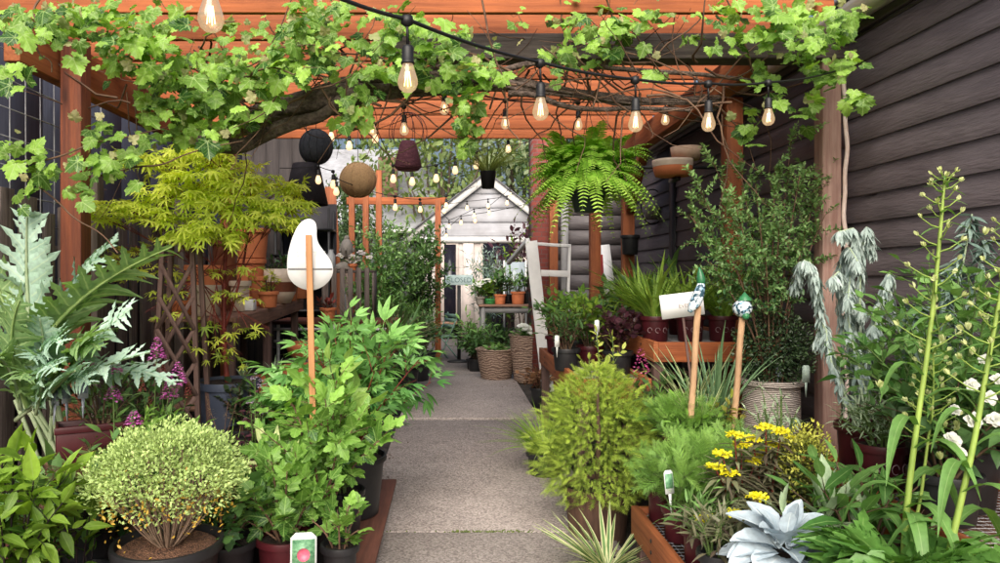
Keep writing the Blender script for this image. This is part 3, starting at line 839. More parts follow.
def pot_shape(root, rt, h, mat, rb=None, soil=SOIL, rim=.012, rimh=.03, name='pot', n=28, wob=0, soil_drop=.025, z0=0):
    rb = rb or rt * .78
    mb = MB()
    pr = [(.001, z0), (rb * .94, z0), (rb, z0 + .008), (rt * .985 - rim, z0 + h - rimh - .002), (rt, z0 + h - rimh), (rt + .002, z0 + h - rimh * .4), (rt, z0 + h), (rt - rim * .9, z0 + h), (rt - rim * 1.15, z0 + h - rimh), (rt - rim * 1.6, z0 + h - rimh * 2.2), (.001, z0 + h - rimh * 2.3)]
    mb.lathe(pr, n, wob=wob); o = mb.build(name, mat, root, smooth=True)
    m2 = o.modifiers.new('split', 'EDGE_SPLIT'); m2.split_angle = R(40)
    if soil:
        k = 14; mb = MB(); pr = [(max(r, .001), z0 + h - soil_drop + .008 * math.sin(r * 90) + .01 * (1 - r / rt)) for r in np.linspace(rt - rim * 1.1, 0, 8)]
        mb.lathe(pr[::-1], n); mb.build('soil', soil, root, smooth=True)
    return z0 + h - soil_drop


def empty_pot(label, loc, rt, h, mat=None, rb=None, group='terracotta pots for sale', cat='flower pot', lie=False, bowl=False, band=None):
    t = thing('terracotta_pot' if (mat or TERRA) is TERRA else 'glazed_pot', label, cat, loc, rng.uniform(0, 6), group)
    if bowl:
        mb = MB(); pr = [(.001, 0), (rt * .55, 0), (rt * .85, h * .3), (rt, h * .7), (rt, h), (rt - .012, h), (rt - .02, h * .7), (rt * .5, h * .15), (.001, h * .12)]
        mb.lathe(pr, 28); o = mb.build('body', mat or TERRA, t, smooth=True)
        if band:
            mb = MB(); mb.lathe([(rt * .86 + .001, h * .33), (rt * .975 + .002, h * .62)], 28); mb.build('glaze_band', band, t, smooth=True)
        MB().lathe([(rt * .9, h * .62), (.001, h * .66)], 20).build('soil', SOIL, t)
    else:
        pot_shape(t, rt, h, mat or TERRA, rb, rim=.014, rimh=.045, name='body', soil_drop=.05)
    return t


def bz(y): return zb(y - BY) + .001
def bpot(label, px, Y, wpx, hpx, mat=None, dz=0, **k):
    x = (px - CX) / FPX * Y; empty_pot(label, (x, Y, bz(Y) + dz), wpx / FPX * Y / 2, hpx / FPX * Y, mat, **k); return hpx / FPX * Y
bpot('cream glazed planter at the near left end of the bench', 206, 5.85, 34, 30, GLAZE, group='glazed pots on the bench')
bpot('tall terracotta pot left of the maple trunk', 205, 6.25, 40, 46)
bpot('tall brown glazed jar behind the maple stems', 225, 6.4, 28, 70, BROWNG, group='glazed pots on the bench')
bpot('small terracotta pot just left of the cream banded bowl', 258, 6.9, 19, 30)
bpot('round cream bowl with dark glazed foot beside the leaf sign', 281, 7.3, 34, 34, GLAZE, bowl=True, band=BROWNG)
h_ = bpot('plain terracotta pot supporting the upper pot of the stack', 250, 7.3, 32, 44)
bpot('upper terracotta pot standing on another pot behind the maple', 252, 7.3, 35, 30, dz=h_ + .002)
bpot('cream glazed pot between the red maple stems', 240, 6.3, 22, 30, GLAZE, group='glazed pots on the bench')
bpot('terracotta pot at the far end of the bench behind the leaf sign', 297, 8.0, 24, 26)
empty_pot('upper terracotta bowl below the white leaf sign', (-1.53, 7.6, .62), .2, .17, bowl=True)
empty_pot('terracotta bowl resting low on the stacked pots by the bench end', (-1.45, 7.1, .42), .22, .19)
st_ = thing('pot_stand', 'low grey slatted stand holding terracotta bowls beyond the bench end', 'stand', (-1.48, 7.35, 0))
MB().box(-.25, .25, -.5, 0.02, .39, .42).build('top_board', GREYW_X, st_); MB().box(-.25, .25, .03, .5, .59, .62).build('top_board', GREYW_X, st_)
for x in (-.22, .18):
    MB().box(x, x + .04, -.45, -.38, 0, .389).build('leg', GREYW_Z, st_); MB().box(x, x + .04, .38, .45, 0, .589).build('leg', GREYW_Z, st_)
for i, (x, y, r, h, l) in enumerate(((-1.62, 5.75, .17, .2, 'terracotta pot under the bench nearest the maple pot'), (-1.5, 6.15, .16, .19, 'terracotta pot under the bench in the middle of three'), (-1.38, 6.5, .17, .2, 'terracotta pot under the bench nearest the path'))):
    empty_pot(l, (x, y, .45), r, h)
st2 = thing('pot_stand', 'low brown plank stand under the three terracotta pots before the bench', 'stand', (-1.5, 6.15, 0))
MB().box(-.32, .32, -.6, .55, .415, .449).build('top_board', BROWNW_Y, st2)
for x in (-.28, .24):
    for y in (-.5, .45): MB().box(x, x + .05, y, y + .05, 0, .414).build('leg', BROWNW_Z, st2)
tag(MB().box(-.055, .055, -.05, .05, 0, .1).build('white_block', CARD, None, bevel=.012), 'small white ceramic block on the timber bench', 'ornament').location = (-1.76, 6.3, bz(6.3))

# crate shelf with stone bust, rusty slat bench
cr = thing('slatted_crate', 'grey slatted wooden crate on end below the stone bust', 'crate', (-1.26, 8.95, .966))
for i in range(6): MB().box(-.28 + i * .1, -.22 + i * .1, -.2, -.185, .0, .62).build('slat', GREYW_Z, cr, bevel=.002)
MB().box(-.3, .33, -.18, .2, .56, .59).build('top_board', GREYW_X, cr); MB().box(-.3, .33, -.18, .2, .0, .03).build('base_board', GREYW_X, cr)
for x in (-.3, .31): MB().box(x, x + .02, -.18, .2, .03, .56).build('side_panel', GREYW_Z, cr)
sb = thing('slat_bench', 'rusty brown slatted bench on a white metal frame under the crate', 'bench', (-1.2, 8.7, 0))
for i in range(5): MB().box(-.85, .62, -.4 + i * .17, -.28 + i * .17, .93 + .0 * i, .965).build('slat', pm('rust_slat', (.2, .06, .035), (.09, .03, .02), 3, .8, .4, (.7, 12, 12)), sb, bevel=.004)
for z in (.86, .72): MB().box(-.83, .6, -.4, -.37, z, z + .03).build('frame_rail', WHITEP, sb)
for x in (-.8, -.15, .02, .56):
    for y in (-.39, .36): MB().box(x, x + .03, y, y + .03, 0, .928).build('leg', WHITEP, sb)
bu = thing('stone_bust', 'small weathered stone bust resting on top of the crate', 'statue', (-1.27, 8.85, 1.557))
mb = MB(); mb.lathe([(.001, 0), (.13, 0), (.14, .03), (.12, .07), (.06, .11), (.045, .14), (.04, .17)], 18, sx=1.1, sy=.7); mb.build('shoulders', STONE, bu, smooth=True)
hd = MB(); hd.lathe([(.001, .14), (.05, .16), (.075, .21), (.085, .27), (.08, .32), (.055, .365), (.03, .385), (.001, .4)], 18, sx=.92, sy=1.05)
hd.box(-.012, .012, -.1, -.08, .225, .27); hd.ball((0, .0, .395), .035, 7)
for s in (-1, 1): hd.ball((s * .078, .01, .25), .02, 6, 1.5)
hd.build('head', STONE, bu, smooth=True)
tag(MB().lathe([(.001, 0), (.05, 0), (.06, .06), (.055, .18), (.03, .23), (.034, .26)], 14).build('stone_bottle', pm('pale_blue_stone', (.5, .53, .56), (.4, .42, .45), 5, .6, .1), smooth=True), 'pale blue vase standing left of the stone bust', 'vase').location = (-1.48, 8.95, 1.557)

# obelisk lattice
la = thing('lattice_obelisk', 'brown criss-cross lattice obelisk standing left of the maple', 'trellis', (-1.76, 4.72, 0))
for a in ((-.17, -.12), (.17, -.12), (.17, .12), (-.17, .12)): MB().bar((a[0], a[1], 0), (a[0] * .55, a[1] * .55, 1.72), .03, .03, (0, 1, 0)).build('upright', BROWNW_Z, la, bevel=.002)
def lx(z): return .17 * (1 - .45 * z / 1.72)
for i in range(7):
    z = .1 + i * .21; z2 = z + .42
    if z2 < 1.75:
        for s in (-1, 1): MB().bar((s * lx(z), -.135 + z * .03 - .004 * s, z), (-s * lx(z2), -.135 + z2 * .03 - .004 * s, z2), .026, .007, (0, 1, 0)).build('lath', BROWNW_Z, la)

# ------------------------------------------------------------------ hanging things
def hanger(root, z1, z0, r=.003, xy=(0, 0)):
    MB().tube([(xy[0], xy[1], z0), (xy[0], xy[1], z1)], r, n=5).build('hanging_wire', BLACKM, root)


def woven(name, c1, c2, sc=38):
    m, nt, bs, out = base_mat(name); L = nt.links
    tc = nd(nt, 'ShaderNodeTexCoord'); wv = nd(nt, 'ShaderNodeTexWave', Scale=sc, Distortion=1.5 if sc > 20 else 9.0); wv.bands_direction = 'Z'
    L.new(tc.outputs['Object'], wv.inputs['Vector'])
    nz = nd(nt, 'ShaderNodeTexNoise', Scale=60.0, Detail=4); L.new(tc.outputs['Object'], nz.inputs['Vector'])
    ad = nd(nt, 'ShaderNodeMath', operation='MULTIPLY'); L.new(wv.outputs['Fac'], ad.inputs[0]); L.new(nz.outputs['Fac'], ad.inputs[1])
    cr = nd(nt, 'ShaderNodeValToRGB'); e = cr.color_ramp.elements; e[0].color = (*c2, 1); e[1].color = (*c1, 1); e[0].position = .1; e[1].position = .5
    L.new(ad.outputs[0], cr.inputs[0]); L.new(cr.outputs[0], bs.inputs['Base Color']); bs.inputs['Roughness'].default_value = .8
    bp = nd(nt, 'ShaderNodeBump', Strength=.8, Distance=.01); L.new(ad.outputs[0], bp.inputs['Height']); L.new(bp.outputs[0], bs.inputs['Normal'])
    return m


RATTAN = woven('rattan', (.80, .54, .28), (.38, .22, .1)); DARKW = woven('dark_wicker', (.035, .042, .055), (.008, .009, .012)); BASKM = woven('basket_brown', (.38, .27, .2), (.13, .08, .06), 9)


def globe(label, c, r, m, name='hanging_globe', squash=.95):
    t = thing(name, label, 'lampshade', c)
    mb = MB(); n = 18; th = np.linspace(.15, PI - .02, n)
    mb.lathe(np.stack([np.sin(th) * r, -np.cos(th) * r * squash], 1), 32); mb.build('shade', m, t, smooth=True)
    mb = MB()
    for k in range(14):
        a = k / 14 * 2 * PI; q = np.linspace(.15, PI - .15, 14)
        mb.tube(np.stack([np.sin(q) * math.cos(a) * (r + .003), np.sin(q) * math.sin(a) * (r + .003), -np.cos(q) * (r * squash + .003)], 1), .0035, n=4, cap=False)
    mb.build('ribs', m, t, smooth=True)
    hanger(t, 2.95 - c[2], r * squash)
    return t


g = P(358, 180, 7.1); globe('round golden brown rattan globe hanging from the far joist', g, .18, RATTAN)
g = P(316, 147, 6.5); globe('round black wicker globe hanging above the dark drum shade', g, .15, DARKW, squash=1.05)
c = P(306, 186, 6.5); t = thing('drum_shade', 'dark tapered drum lampshade hanging under the black wicker globe', 'lampshade', c)
MB().lathe([(.12, .2), (.2, -.17), (.196, -.17), (.116, .2)], 28).build('shade', pm('dark_fabric', (.028, .024, .034), (.016, .014, .02), 30, .85, .2), t, smooth=True); hanger(t, 2.95 - c[2], .2)
# wire cage basket
c = P(408, 152, 5.9); t = thing('wire_basket', 'maroon woven lantern basket hanging in a round wire hoop', 'hanging basket', c)
WINE = woven('wine_wicker', (.26, .08, .11), (.07, .02, .035), 30)
MB().lathe([(.001, -.15), (.085, -.15), (.115, -.12), (.07, .06), (.055, .09), (.05, .09), (.063, .06), (.1, -.11), (.001, -.13)], 24).build('basket', WINE, t, smooth=True)
mb = MB()
for k in range(5):
    a = k / 5 * PI; q = np.linspace(-.5, PI + .5, 24)
    mb.tube(np.stack([np.cos(q) * .155 * math.cos(a), np.cos(q) * .155 * math.sin(a), .16 + np.sin(q) * .165], 1), .003, n=4, cap=False)
mb.build('wire_hoop', pm('wine_wire', (.08, .03, .04), (.04, .016, .02), 9, .5, .1), t, smooth=True); hanger(t, 2.95 - c[2], .325)

# wall pots on bracket at right, watering can sconce, post pot
c = P(678, 163, 5.5); t = thing('bracket_planter', 'pair of cream and terracotta half pots on a bracket before the siding', 'planter', c)
MB().lathe([(.001, -.1), (.13, -.1), (.145, -.05), (.15, .02), (.13, .02), (.001, -.02)], 22, (-.04, 0, 0)).build('terracotta_bowl', TERRA, t, smooth=True)
MB().lathe([(.148, -.03), (.152, -.0), (.153, .022), (.128, .024)], 22, (-.04, 0, 0)).build('glaze_band', GLAZE, t, smooth=True)
MB().lathe([(.001, .024), (.10, .024), (.115, .12), (.1, .12), (.001, .06)], 22, (.06, 0, 0)).build('cream_pot', pm('cream_clay', (.6, .42, .3), (.48, .33, .24), 5, .7, .1), t, smooth=True)
MB().box(-.36, .5, -.012, .012, -.02, .004, o=(0, .17, 0)).build('bracket_arm', BLACKM, t); MB().box(-.02, .02, .0, .17, -.13, -.102).build('bracket', BLACKM, t)
c = P(640, 209, 8.2); c[0] = 2.3; t = thing('wall_planter', 'small grey planter with wire hoop hung on the far siding', 'planter', c)
MB().lathe([(.001, -.12), (.07, -.12), (.09, .02), (.08, .02), (.001, -.02)], 18).build('pot', STONE, t, smooth=True)
q = np.linspace(0, 2 * PI, 30); MB().tube(np.stack([.02 + np.cos(q) * .13, np.full(30, .05), .03 + np.sin(q) * .2], 1), .008, n=5).build('wire_hoop', BLACKM, t, smooth=True)
c = P(628, 245, 7.55); t = thing('post_planter', 'black pot strapped to the cedar post behind the fern', 'planter', (1.88, 7.52, c[2]))
pot_shape(t, .1, .2, BLACKP, z0=-.1); MB().box(-.03, .03, .05, .118, -.09, .05).build('strap', BLACKM, t)

# ------------------------------------------------------------------ signs and stakes
def text_mesh(name, s, size, mat, parent, loc, rot=(PI / 2, 0, 0), align='CENTER'):
    cu = bpy.data.curves.new(name, 'FONT'); cu.body = s; cu.size = size; cu.align_x = align; cu.align_y = 'CENTER'; cu.extrude = .0008
    o = bpy.data.objects.new(name + '_src', cu); COL.objects.link(o)
    dg = bpy.context.evaluated_depsgraph_get(); me = bpy.data.meshes.new_from_object(o.evaluated_get(dg))
    bpy.data.objects.remove(o); me.materials.clear(); me.materials.append(mat)
    q = bpy.data.objects.new(name, me); COL.objects.link(q); q.parent = parent; q.location = loc; q.rotation_euler = rot
    return q


Yl = 3.55
c = P(311, 258, Yl); t = thing('leaf_sign', 'white teardrop leaf shaped sign on a wooden stake', 'sign', (c[0], Yl, 0))
cz = c[2]; s = Yl / FPX
pts = [(304, 220), (309.5, 218.5), (315, 221), (317, 228), (316.5, 236), (318, 243), (322.5, 249.5), (328.5, 257), (332.8, 265), (333.3, 273), (329.5, 281), (322, 287.5), (312, 290.8), (302, 289), (293.5, 284), (288, 276), (287, 266), (287.8, 255), (290.3, 244), (294.2, 233), (298.8, 224.5)]
po = np.array(pts, float); 
for _ in range(2):
    nx = np.roll(po, -1, 0); po = np.stack([po * .75 + nx * .25, po * .25 + nx * .75], 1).reshape(-1, 2)
poly = [((x - 311) * s, cz - (y - 258) * s) for x, y in po]
MB().prism(poly, .006).build('board', CARD, t)
pale = pm('faint_print', (.62, .66, .64), (.58, .62, .6), 4, .7, 0); dgrey = pm('grey_line', (.24, .25, .26), (.2, .2, .21), 4, .7, 0)
text_mesh('lettering', 'S  T   T  Y', .034, pale, t, (0.0, -.0045, cz + .02)); text_mesh('small_print', 'plants', .016, pale, t, (-.0, -.0045, cz - .128))
MB().box(-.112, .106, -.0052, -.0035, cz - .058, cz - .05).build('dark_line', dgrey, t)
MB().bar((.03, -.018, .1), (-.008, -.018, EYE + (275 - 235) * s), .031, .013, (0, 1, 0)).build('stake', PINE_Z, t, bevel=.003)

cY = 12.1; c = P(459, 280, cY); t = thing('closed_sign', 'pale blue painted sign board reading CLOSED on a dark post', 'sign', (c[0], cY, 0))
MB().box(-.23, .23, -.015, .015, c[2] - .085, c[2] + .085).build('board', pm('pale_teal', (.52, .66, .68), (.42, .56, .58), 6, .7, .1), t, bevel=.004)
text_mesh('lettering', 'CLOSED', .115, pm('dark_teal', (.12, .2, .22), (.1, .16, .18), 5, .7, 0), t, (0, -.0165, c[2] - .004))
MB().box(-.03, .03, -.05, -.016 + .0, .0, c[2] - .09).build('post', BLACKM, t); MB().lathe([(.001, 0), (.2, 0), (.2, .03), (.04, .06), (.001, .06)], 20, sy=.7, o=(0, 0, .03)).build('base', BLACKM, t)

cY = 3.95; t = thing('card_sign', 'white rectangular card sign tilted beside the carved stake', 'sign', P(682, 305, cY))
w, h = 43 / FPX * cY / 2, 24 / FPX * cY / 2
MB().box(-w, w, -.003, .003, -h, h).build('card', CARD, t); text_mesh('lettering', 'EVER', .03, pm('faint_brown_print', (.38, .32, .3), (.34, .29, .27), 5, .7, 0), t, (.012, -.0042, -.006))
MB().box(-.006, .006, .0035, .012, -.82, h * .5).build('stake', BROWNW_Z, t); t.rotation_euler = (0, R(-7), 0)

CERB = None
def ceramic():
    m, nt, bs, out = base_mat('painted_ceramic'); L = nt.links
    tc = nd(nt, 'ShaderNodeTexCoord'); vo = nd(nt, 'ShaderNodeTexVoronoi', Scale=75.0); vo.feature = 'F1'; L.new(tc.outputs['Object'], vo.inputs['Vector'])
    cr = nd(nt, 'ShaderNodeValToRGB'); cr.color_ramp.interpolation = 'CONSTANT'; e = cr.color_ramp.elements
    e[0].color = (.62, .7, .76, 1); e[0].position = 0; e[1].color = (.03, .07, .10, 1); e[1].position = .66; n = e.new(.5); n.color = (.22, .36, .48, 1)
    sp = nd(nt, 'ShaderNodeSeparateColor'); L.new(vo.outputs['Color'], sp.inputs[0]); L.new(sp.outputs[0], cr.inputs[0])
    L.new(cr.outputs[0], bs.inputs['Base Color']); bs.inputs['Roughness'].default_value = .25
    return m
CER = ceramic(); CGR = pm('green_ceramic', (.06, .26, .11), (.03, .16, .07), 9, .3, .05)
def stake(label, pb, pt_, Y, kind, zb_):
    a = P(*pb, Y); b = P(*pt_, Y); t = thing('carved_stake', label, 'garden stake', (a[0], Y, 0), 0, 'garden stakes with ceramic finials')
    k = (b - a) / (b[2] - a[2]); lo = a + k * (zb_ - a[2]); lo = lo - (a[0], Y, 0); hi = b - (a[0], Y, 0)
    pts = np.linspace(lo, hi, 9); mb = MB(); mb.tube(pts + np.c_[.0015 * np.sin(np.arange(9) * 1.7), np.zeros(9), np.zeros(9)], .017, .0165, 9)
    mb.build('stick', pm('pale_stick', (.62, .40, .23), (.42, .25, .14), 7, .75, .3, (6, 6, 1)), t, smooth=True)
    if kind == 0:   # long seed shaped finial leaning on the stick top
        q = bez(hi + (-.055, -.03, -.03), hi + (.0, -.03, .05), hi + (.012, -.012, .115), 8); MB().tube(q, [.01, .022, .029, .03, .029, .026, .023, .02], n=10).build('ceramic_finial', CER, t, smooth=True)
        q = bez(hi + (.012, -.012, .112), hi + (.012, -.012, .15), hi + (.002, -.012, .2), 7); MB().tube(q, [.02, .022, .022, .02, .016, .01, .003], n=10).build('green_tip', CGR, t, smooth=True)
    else:
        mb = MB(); mb.ball(hi + (0, -.005, .05), .05, 9, .95); mb.build('ceramic_finial', CER, t, smooth=True)
        mb = MB(); mb.lathe([(.034, .01), (.028, .025), (.016, .038), (.006, .05), (.001, .056)], 12, hi + (.012, -.005, .082)); mb.build('green_tip', CGR, t, smooth=True)
        mb = MB(); mb.ball(hi + (.006, -.035, .012), .02, 7); mb.build('green_drop', CGR, t, smooth=True)
stake('pale wooden stake with long blue and white finial and green tip', (690, 432), (698, 306), 3.72, 0, .5)
stake('pale wooden stake with round blue and white ceramic finial', (734, 425), (742, 318), 3.8, 1, .5)


def plant_tag(label, loc, h, w, rz, mat, pic=None, group='plant tags', tilt=0):
    t = thing('plant_tag', label, 'plant tag', loc, rz, group); t.rotation_euler = (tilt, 0, rz)
    poly = [(-w, h * .35), (w, h * .35), (w, h * .93), (w * .6, h), (-w * .6, h), (-w, h * .93)]
    MB().prism(poly, .0022).build('card', mat, t)
    MB().prism([(-w * .35, h * .36), (w * .35, h * .36), (w * .1, -.03), (-w * .1, -.03)], .0016).build('stalk', mat, t)
    if pic:
        p = MB().box(-w * .86, w * .86, -.0022, -.0014, h * .5, h * .9).build('picture', pic[0], t)
        if pic[1]: MB().lathe([(.001, 0), (w * .5, 0), (w * .5, .0007)], 14).build('bloom', pic[1], p); o = p.children[0]; o.rotation_euler = (PI / 2, 0, 0); o.location = (0, -.0026, h * .68)
    return t


LPIC = pm('leaf_print', (.22, .45, .25), (.05, .16, .08), 70, .4, 0); PINK = pm('pink_print', (.75, .18, .25), (.6, .1, .18), 60, .4, .0); LPIC2 = pm('blue_print', (.35, .42, .62), (.10, .12, .2), 60, .4, 0)
WTAG = pm('white_tag', (.72, .76, .74), (.62, .66, .66), 8, .35, .03); CLTAG = pm('silver_tag', (.4, .43, .52), (.25, .27, .34), 30, .3, .05)

# ------------------------------------------------------------------ string lights
def glass():
    m, nt, bs, out = base_mat('bulb_glass'); L = nt.links
    tr = nd(nt, 'ShaderNodeBsdfTransparent'); tr.inputs['Color'].default_value = (.98, .93, .86, 1)
    gl = nd(nt, 'ShaderNodeBsdfGlossy'); gl.inputs['Roughness'].default_value = .04; gl.inputs['Color'].default_value = (1, .97, .92, 1)
    em = nd(nt, 'ShaderNodeEmission', Strength=1.0); em.inputs['Color'].default_value = (1, .66, .36, 1)
    lw = nd(nt, 'ShaderNodeLayerWeight', Blend=.35)
    m1 = nd(nt, 'ShaderNodeMixShader'); L.new(lw.outputs['Facing'], m1.inputs[0]); L.new(tr.outputs[0], m1.inputs[1]); L.new(gl.outputs[0], m1.inputs[2])
    m2 = nd(nt, 'ShaderNodeMixShader'); m2.inputs[0].default_value = .38; L.new(m1.outputs[0], m2.inputs[1]); L.new(em.outputs[0], m2.inputs[2])
    L.new(m2.outputs[0], out.inputs['Surface'])
    return m
def emis(name, c, s):
    m, nt, bs, out = base_mat(name); bs.inputs['Emission Color'].default_value = (*c, 1); bs.inputs['Emission Strength'].default_value = s; bs.inputs['Base Color'].default_value = (*c, 1)
    return m
GLASS = glass(); FIL = emis('filament_glow', (1, .6, .25), 12.0); SMALLB = emis('warm_small_bulb', (1, .68, .38), 1.3)
BULB = [(.001, -.078), (.013, -.076), (.0225, -.068), (.028, -.054), (.0275, -.042), (.022, -.024), (.0165, -.008), (.015, 0)]


def strings(label, wire, bulbs, drop=.07, sc=1.0, small=False, r=.0055):
    """wire: points; bulbs: fractions or x positions along the wire"""
    wire = np.array(wire); o = wire[0]; t = thing('string_lights', label, 'string lights', o, 0, 'string lights over the path')
    w = wire - o
    f = []
    for i in range(len(w) - 1):
        L = np.linalg.norm(w[i + 1] - w[i]); u = np.linspace(0, 1, 10, endpoint=False)[:, None]
        f.append(w[i] * (1 - u) + w[i + 1] * u - np.array((0, 0, 1)) * (.05 * L * 4 * u * (1 - u) * .35))
    f = np.concatenate(f + [w[-1:]])
    MB().tube(f, r, n=6).build('cord', RUBBER, t, smooth=True)
    # second twisted strand
    for b in bulbs:
        b = np.array(b) - o; d = drop
        h = MB(); h.tube([b + (0, 0, .004), b + (.002, 0, -d)], r * .8, n=5); h.lathe([(.004, .012), (.016, .008), (.018, -.012), (.007, -.02)], 10, b)
        h.lathe([(.005, 0), (.014, -.004), (.0165, -.012), (.0165, -.046), (.019, -.048), (.019, -.054), (.001, -.054)], 12, b + (.002, 0, -d)); V = h.V
        hh = h.build('lamp_holder', RUBBER, t, smooth=True)
        q = b + (.002, 0, -d - .054)
        mb = MB(); mb.lathe(np.array(BULB) * sc, 8 if small else 16, q); bo = mb.build('bulb', SMALLB if small else GLASS, t, smooth=True)
        if not small:
            mb = MB()
            for k in range(4):
                a = k * PI / 2; mb.tube([q + (.004 * math.cos(a), .004 * math.sin(a), -.02), q + (.009 * math.cos(a), .009 * math.sin(a), -.06)], .0012, n=4)
            mb.build('filament', FIL, bo)
    return t


def pts_on(lst): return [P(*q) for q in lst]
W1 = pts_on([(120, -100, 1.45), (210, -60, 1.58), (345, 0, 1.85), (407, 19, 1.98), (540, 62, 2.5), (635, 79, 2.75), (708, 83, 3.0), (768, 82, 3.35), (838, 70, 3.8)])
strings('nearest heavy black light string with large clear bulbs crossing the top', W1, [W1[1], W1[3], W1[4], W1[5], W1[6], W1[7]])
def lin(px, py, Y): return P(px, py, Y)
B2 = [(372, 108, 4.95), (404, 106, 4.7), (444, 84, 4.5), (505, 100, 4.75), (578, 102, 4.9), (665, 98, 5.1), (745, 80, 5.2)]
strings('second black light string hanging behind the vine trunk', pts_on([(300, 118, 5.2)] + B2 + [(800, 70, 5.3)]), pts_on(B2[:-1]), drop=.055, sc=1.05, r=.005)
B3 = [(331, 122, 6.6), (349, 131, 6.7), (375, 124, 6.8), (393, 165, 7.2), (412, 168, 7.3), (436, 165, 7.4), (455, 157, 7.5), (476, 152, 7.6), (508, 136, 7.7)]
strings('third light string sagging past the wire basket with small bulbs', pts_on([(290, 118, 6.5)] + B3 + [(560, 120, 7.8)]), pts_on(B3), drop=.04, small=True, sc=1.1, r=.004)
B4 = [(318, 166, 6.4), (333, 171, 6.6), (336, 178, 6.6), (395, 196, 8.0), (420, 199, 8.6), (446, 196, 9.2)]
strings('left light string draped beside the rattan globe', pts_on([(280, 168, 6.2)] + B4 + [(475, 186, 9.8)]), pts_on(B4), drop=.03, small=True, sc=1.0, r=.004)
for k, (lb, row) in enumerate((('upper light string crossing the grey gable', [(444, 204, 14), (467, 201, 14), (488, 199, 14), (507, 196, 14)]),
                               ('middle zigzag light string across the grey gable', [(449, 220, 14.2), (474, 209, 14.2), (489, 206, 14.2), (510, 188, 14.2)]),
                               ('lowest light string above the cream doors', [(446, 229, 14.4), (461, 216, 14.4), (475, 214, 14.4), (461, 232, 14.4)][:3]))):
    strings(lb, pts_on([(438, 200 + 8 * k, 14)] + row + [(540, 180 + 10 * k, 13.8)]), pts_on(row), drop=.03, small=True, sc=1.25, r=.006)

# ------------------------------------------------------------------ mid ground furniture
tY = 11.6
t = thing('potting_table', 'grey legged potting table with brown top beside the path', 'table', (1.0, tY, 0))
zt = EYE - (304 - 275) / FPX * tY
MB().box(-.55, .55, -.35, .35, zt - .03, zt).build('top_board', pm('table_top', (.3, .17, .12), (.18, .1, .07), 3, .75, .2, (.6, 12, 12)), t, bevel=.004)
MB().box(-.5, .5, -.31, -.28, zt - .13, zt - .032).build('apron', GREYP, t)
for x in (-.5, .45):
    for y in (-.31, .26): MB().lathe([(.03, .035), (.035, .1), (.028, .3), (.04, .33), (.03, .36), (.033, .55), (.04, zt - .14), (.04, zt - .032)], 10, (x + .02, y + .02, 0)).build('leg', GREYP, t, smooth=True)
MB().box(-.46, .46, -.27, .27, .3, .33).build('lower_shelf', GREYP, t)

wr = thing('white_handrail', 'white painted wooden handrail frame leaning beside the path', 'handrail', P(540, 275, 9.0) * (1, 1, 0))
q = 9.0 / FPX
def hp(px, py, dy=0): return ((px - 540) * q, dy, EYE - (py - 275) * q)
MB().bar(hp(548, 392), hp(531, 241), .15, .05, (0, 1, 0)).build('front_post', WHITEP, wr, bevel=.006)
MB().bar(hp(526, 243, .03), hp(570, 246, .03), .05, .04, (0, 0, 1)).build('top_rail', WHITEP, wr, bevel=.004)
MB().bar(hp(541, 273, .03), hp(569, 274, .03), .05, .08, (0, 0, 1)).build('middle_rail', WHITEP, wr, bevel=.004)
MB().bar(hp(566, 390, .03), hp(570, 244, .03), .035, .04, (0, 1, 0)).build('rear_post', WHITEP, wr, bevel=.004)
MB().bar(hp(528, 240, .0), hp(514, 262, .9), .05, .05, (0, 0, 1)).build('arm_rail', WHITEP, wr, bevel=.004)


def basket(label, loc, rt, rb, h, slant=0):
    t = thing('woven_basket', label, 'basket', loc, 0, 'woven baskets on the path')
    mb = MB(); k = 12; pr = [(.001, 0), (rb * .9, 0)] + [(rb + (rt - rb) * (i / k) ** .8 + .004 * (i % 2), .01 + h * i / k) for i in range(k + 1)] + [(rt - .025, h), (rt - .035, h * .8), (.001, h * .78)]
    mb.lathe(pr, 30, wob=.02); V = mb.V[0]; V[:, 2] += slant * V[:, 0] * (V[:, 2] / h)
    mb.build('body', BASKM, t, smooth=True)
    mb = MB(); a = np.linspace(0, 2 * PI, 31); mb.tube(np.stack([np.cos(a) * rt, np.sin(a) * rt, h + slant * np.cos(a) * rt], 1), .013, n=6, cap=False); mb.build('rim', BASKM, t, smooth=True)
    return t
bA = basket('shorter square woven basket planted with ivy at the table foot', P(496, 377, 10.2) * (1, 1, 0) + (0, 0, .001), .285, .2, .45)
bB = basket('taller woven basket with variegated plant beside the white handrail', P(527, 377, 10.0) * (1, 1, 0) + (0, 0, .001), .25, .17, .66)

t = thing('poster_board', 'white and red board propped against the grey boarded wall', 'board', P(607, 275, 9.45) * (1, 1, 0) + (0, 0, 1.05)); MB().bar((.06, 0, 0), (-.02, .12, .85), .16, .012, (0, -1, .1)).build('white_panel', CARD, t); MB().bar((-.06, -.0, 0), (-.07, .1, .72), .07, .012, (0, -1, .1)).build('red_panel', pm('red_panel', (.4, .05, .05), (.3, .03, .035), 5, .6, .1), t); MB().box(-.16, .2, -.05, .2, -1.05, -.002).build('crate_base', BROWNW_Y, t)
t = thing('mirror_pane', 'pale blue framed pane standing behind the potting table', 'mirror', P(515, 275, 12.3) * (1, 1, 0)); MB().box(-.17, .17, -.01, .01, .9, 1.72).build('pane', pm('pale_pane', (.5, .58, .62), (.4, .48, .54), 3, .15, 0), t); MB().box(-.2, -.172, -.02, .02, 0, 1.75).build('frame', WHITEP, t); MB().box(.172, .2, -.02, .02, 0, 1.75).build('frame', WHITEP, t)
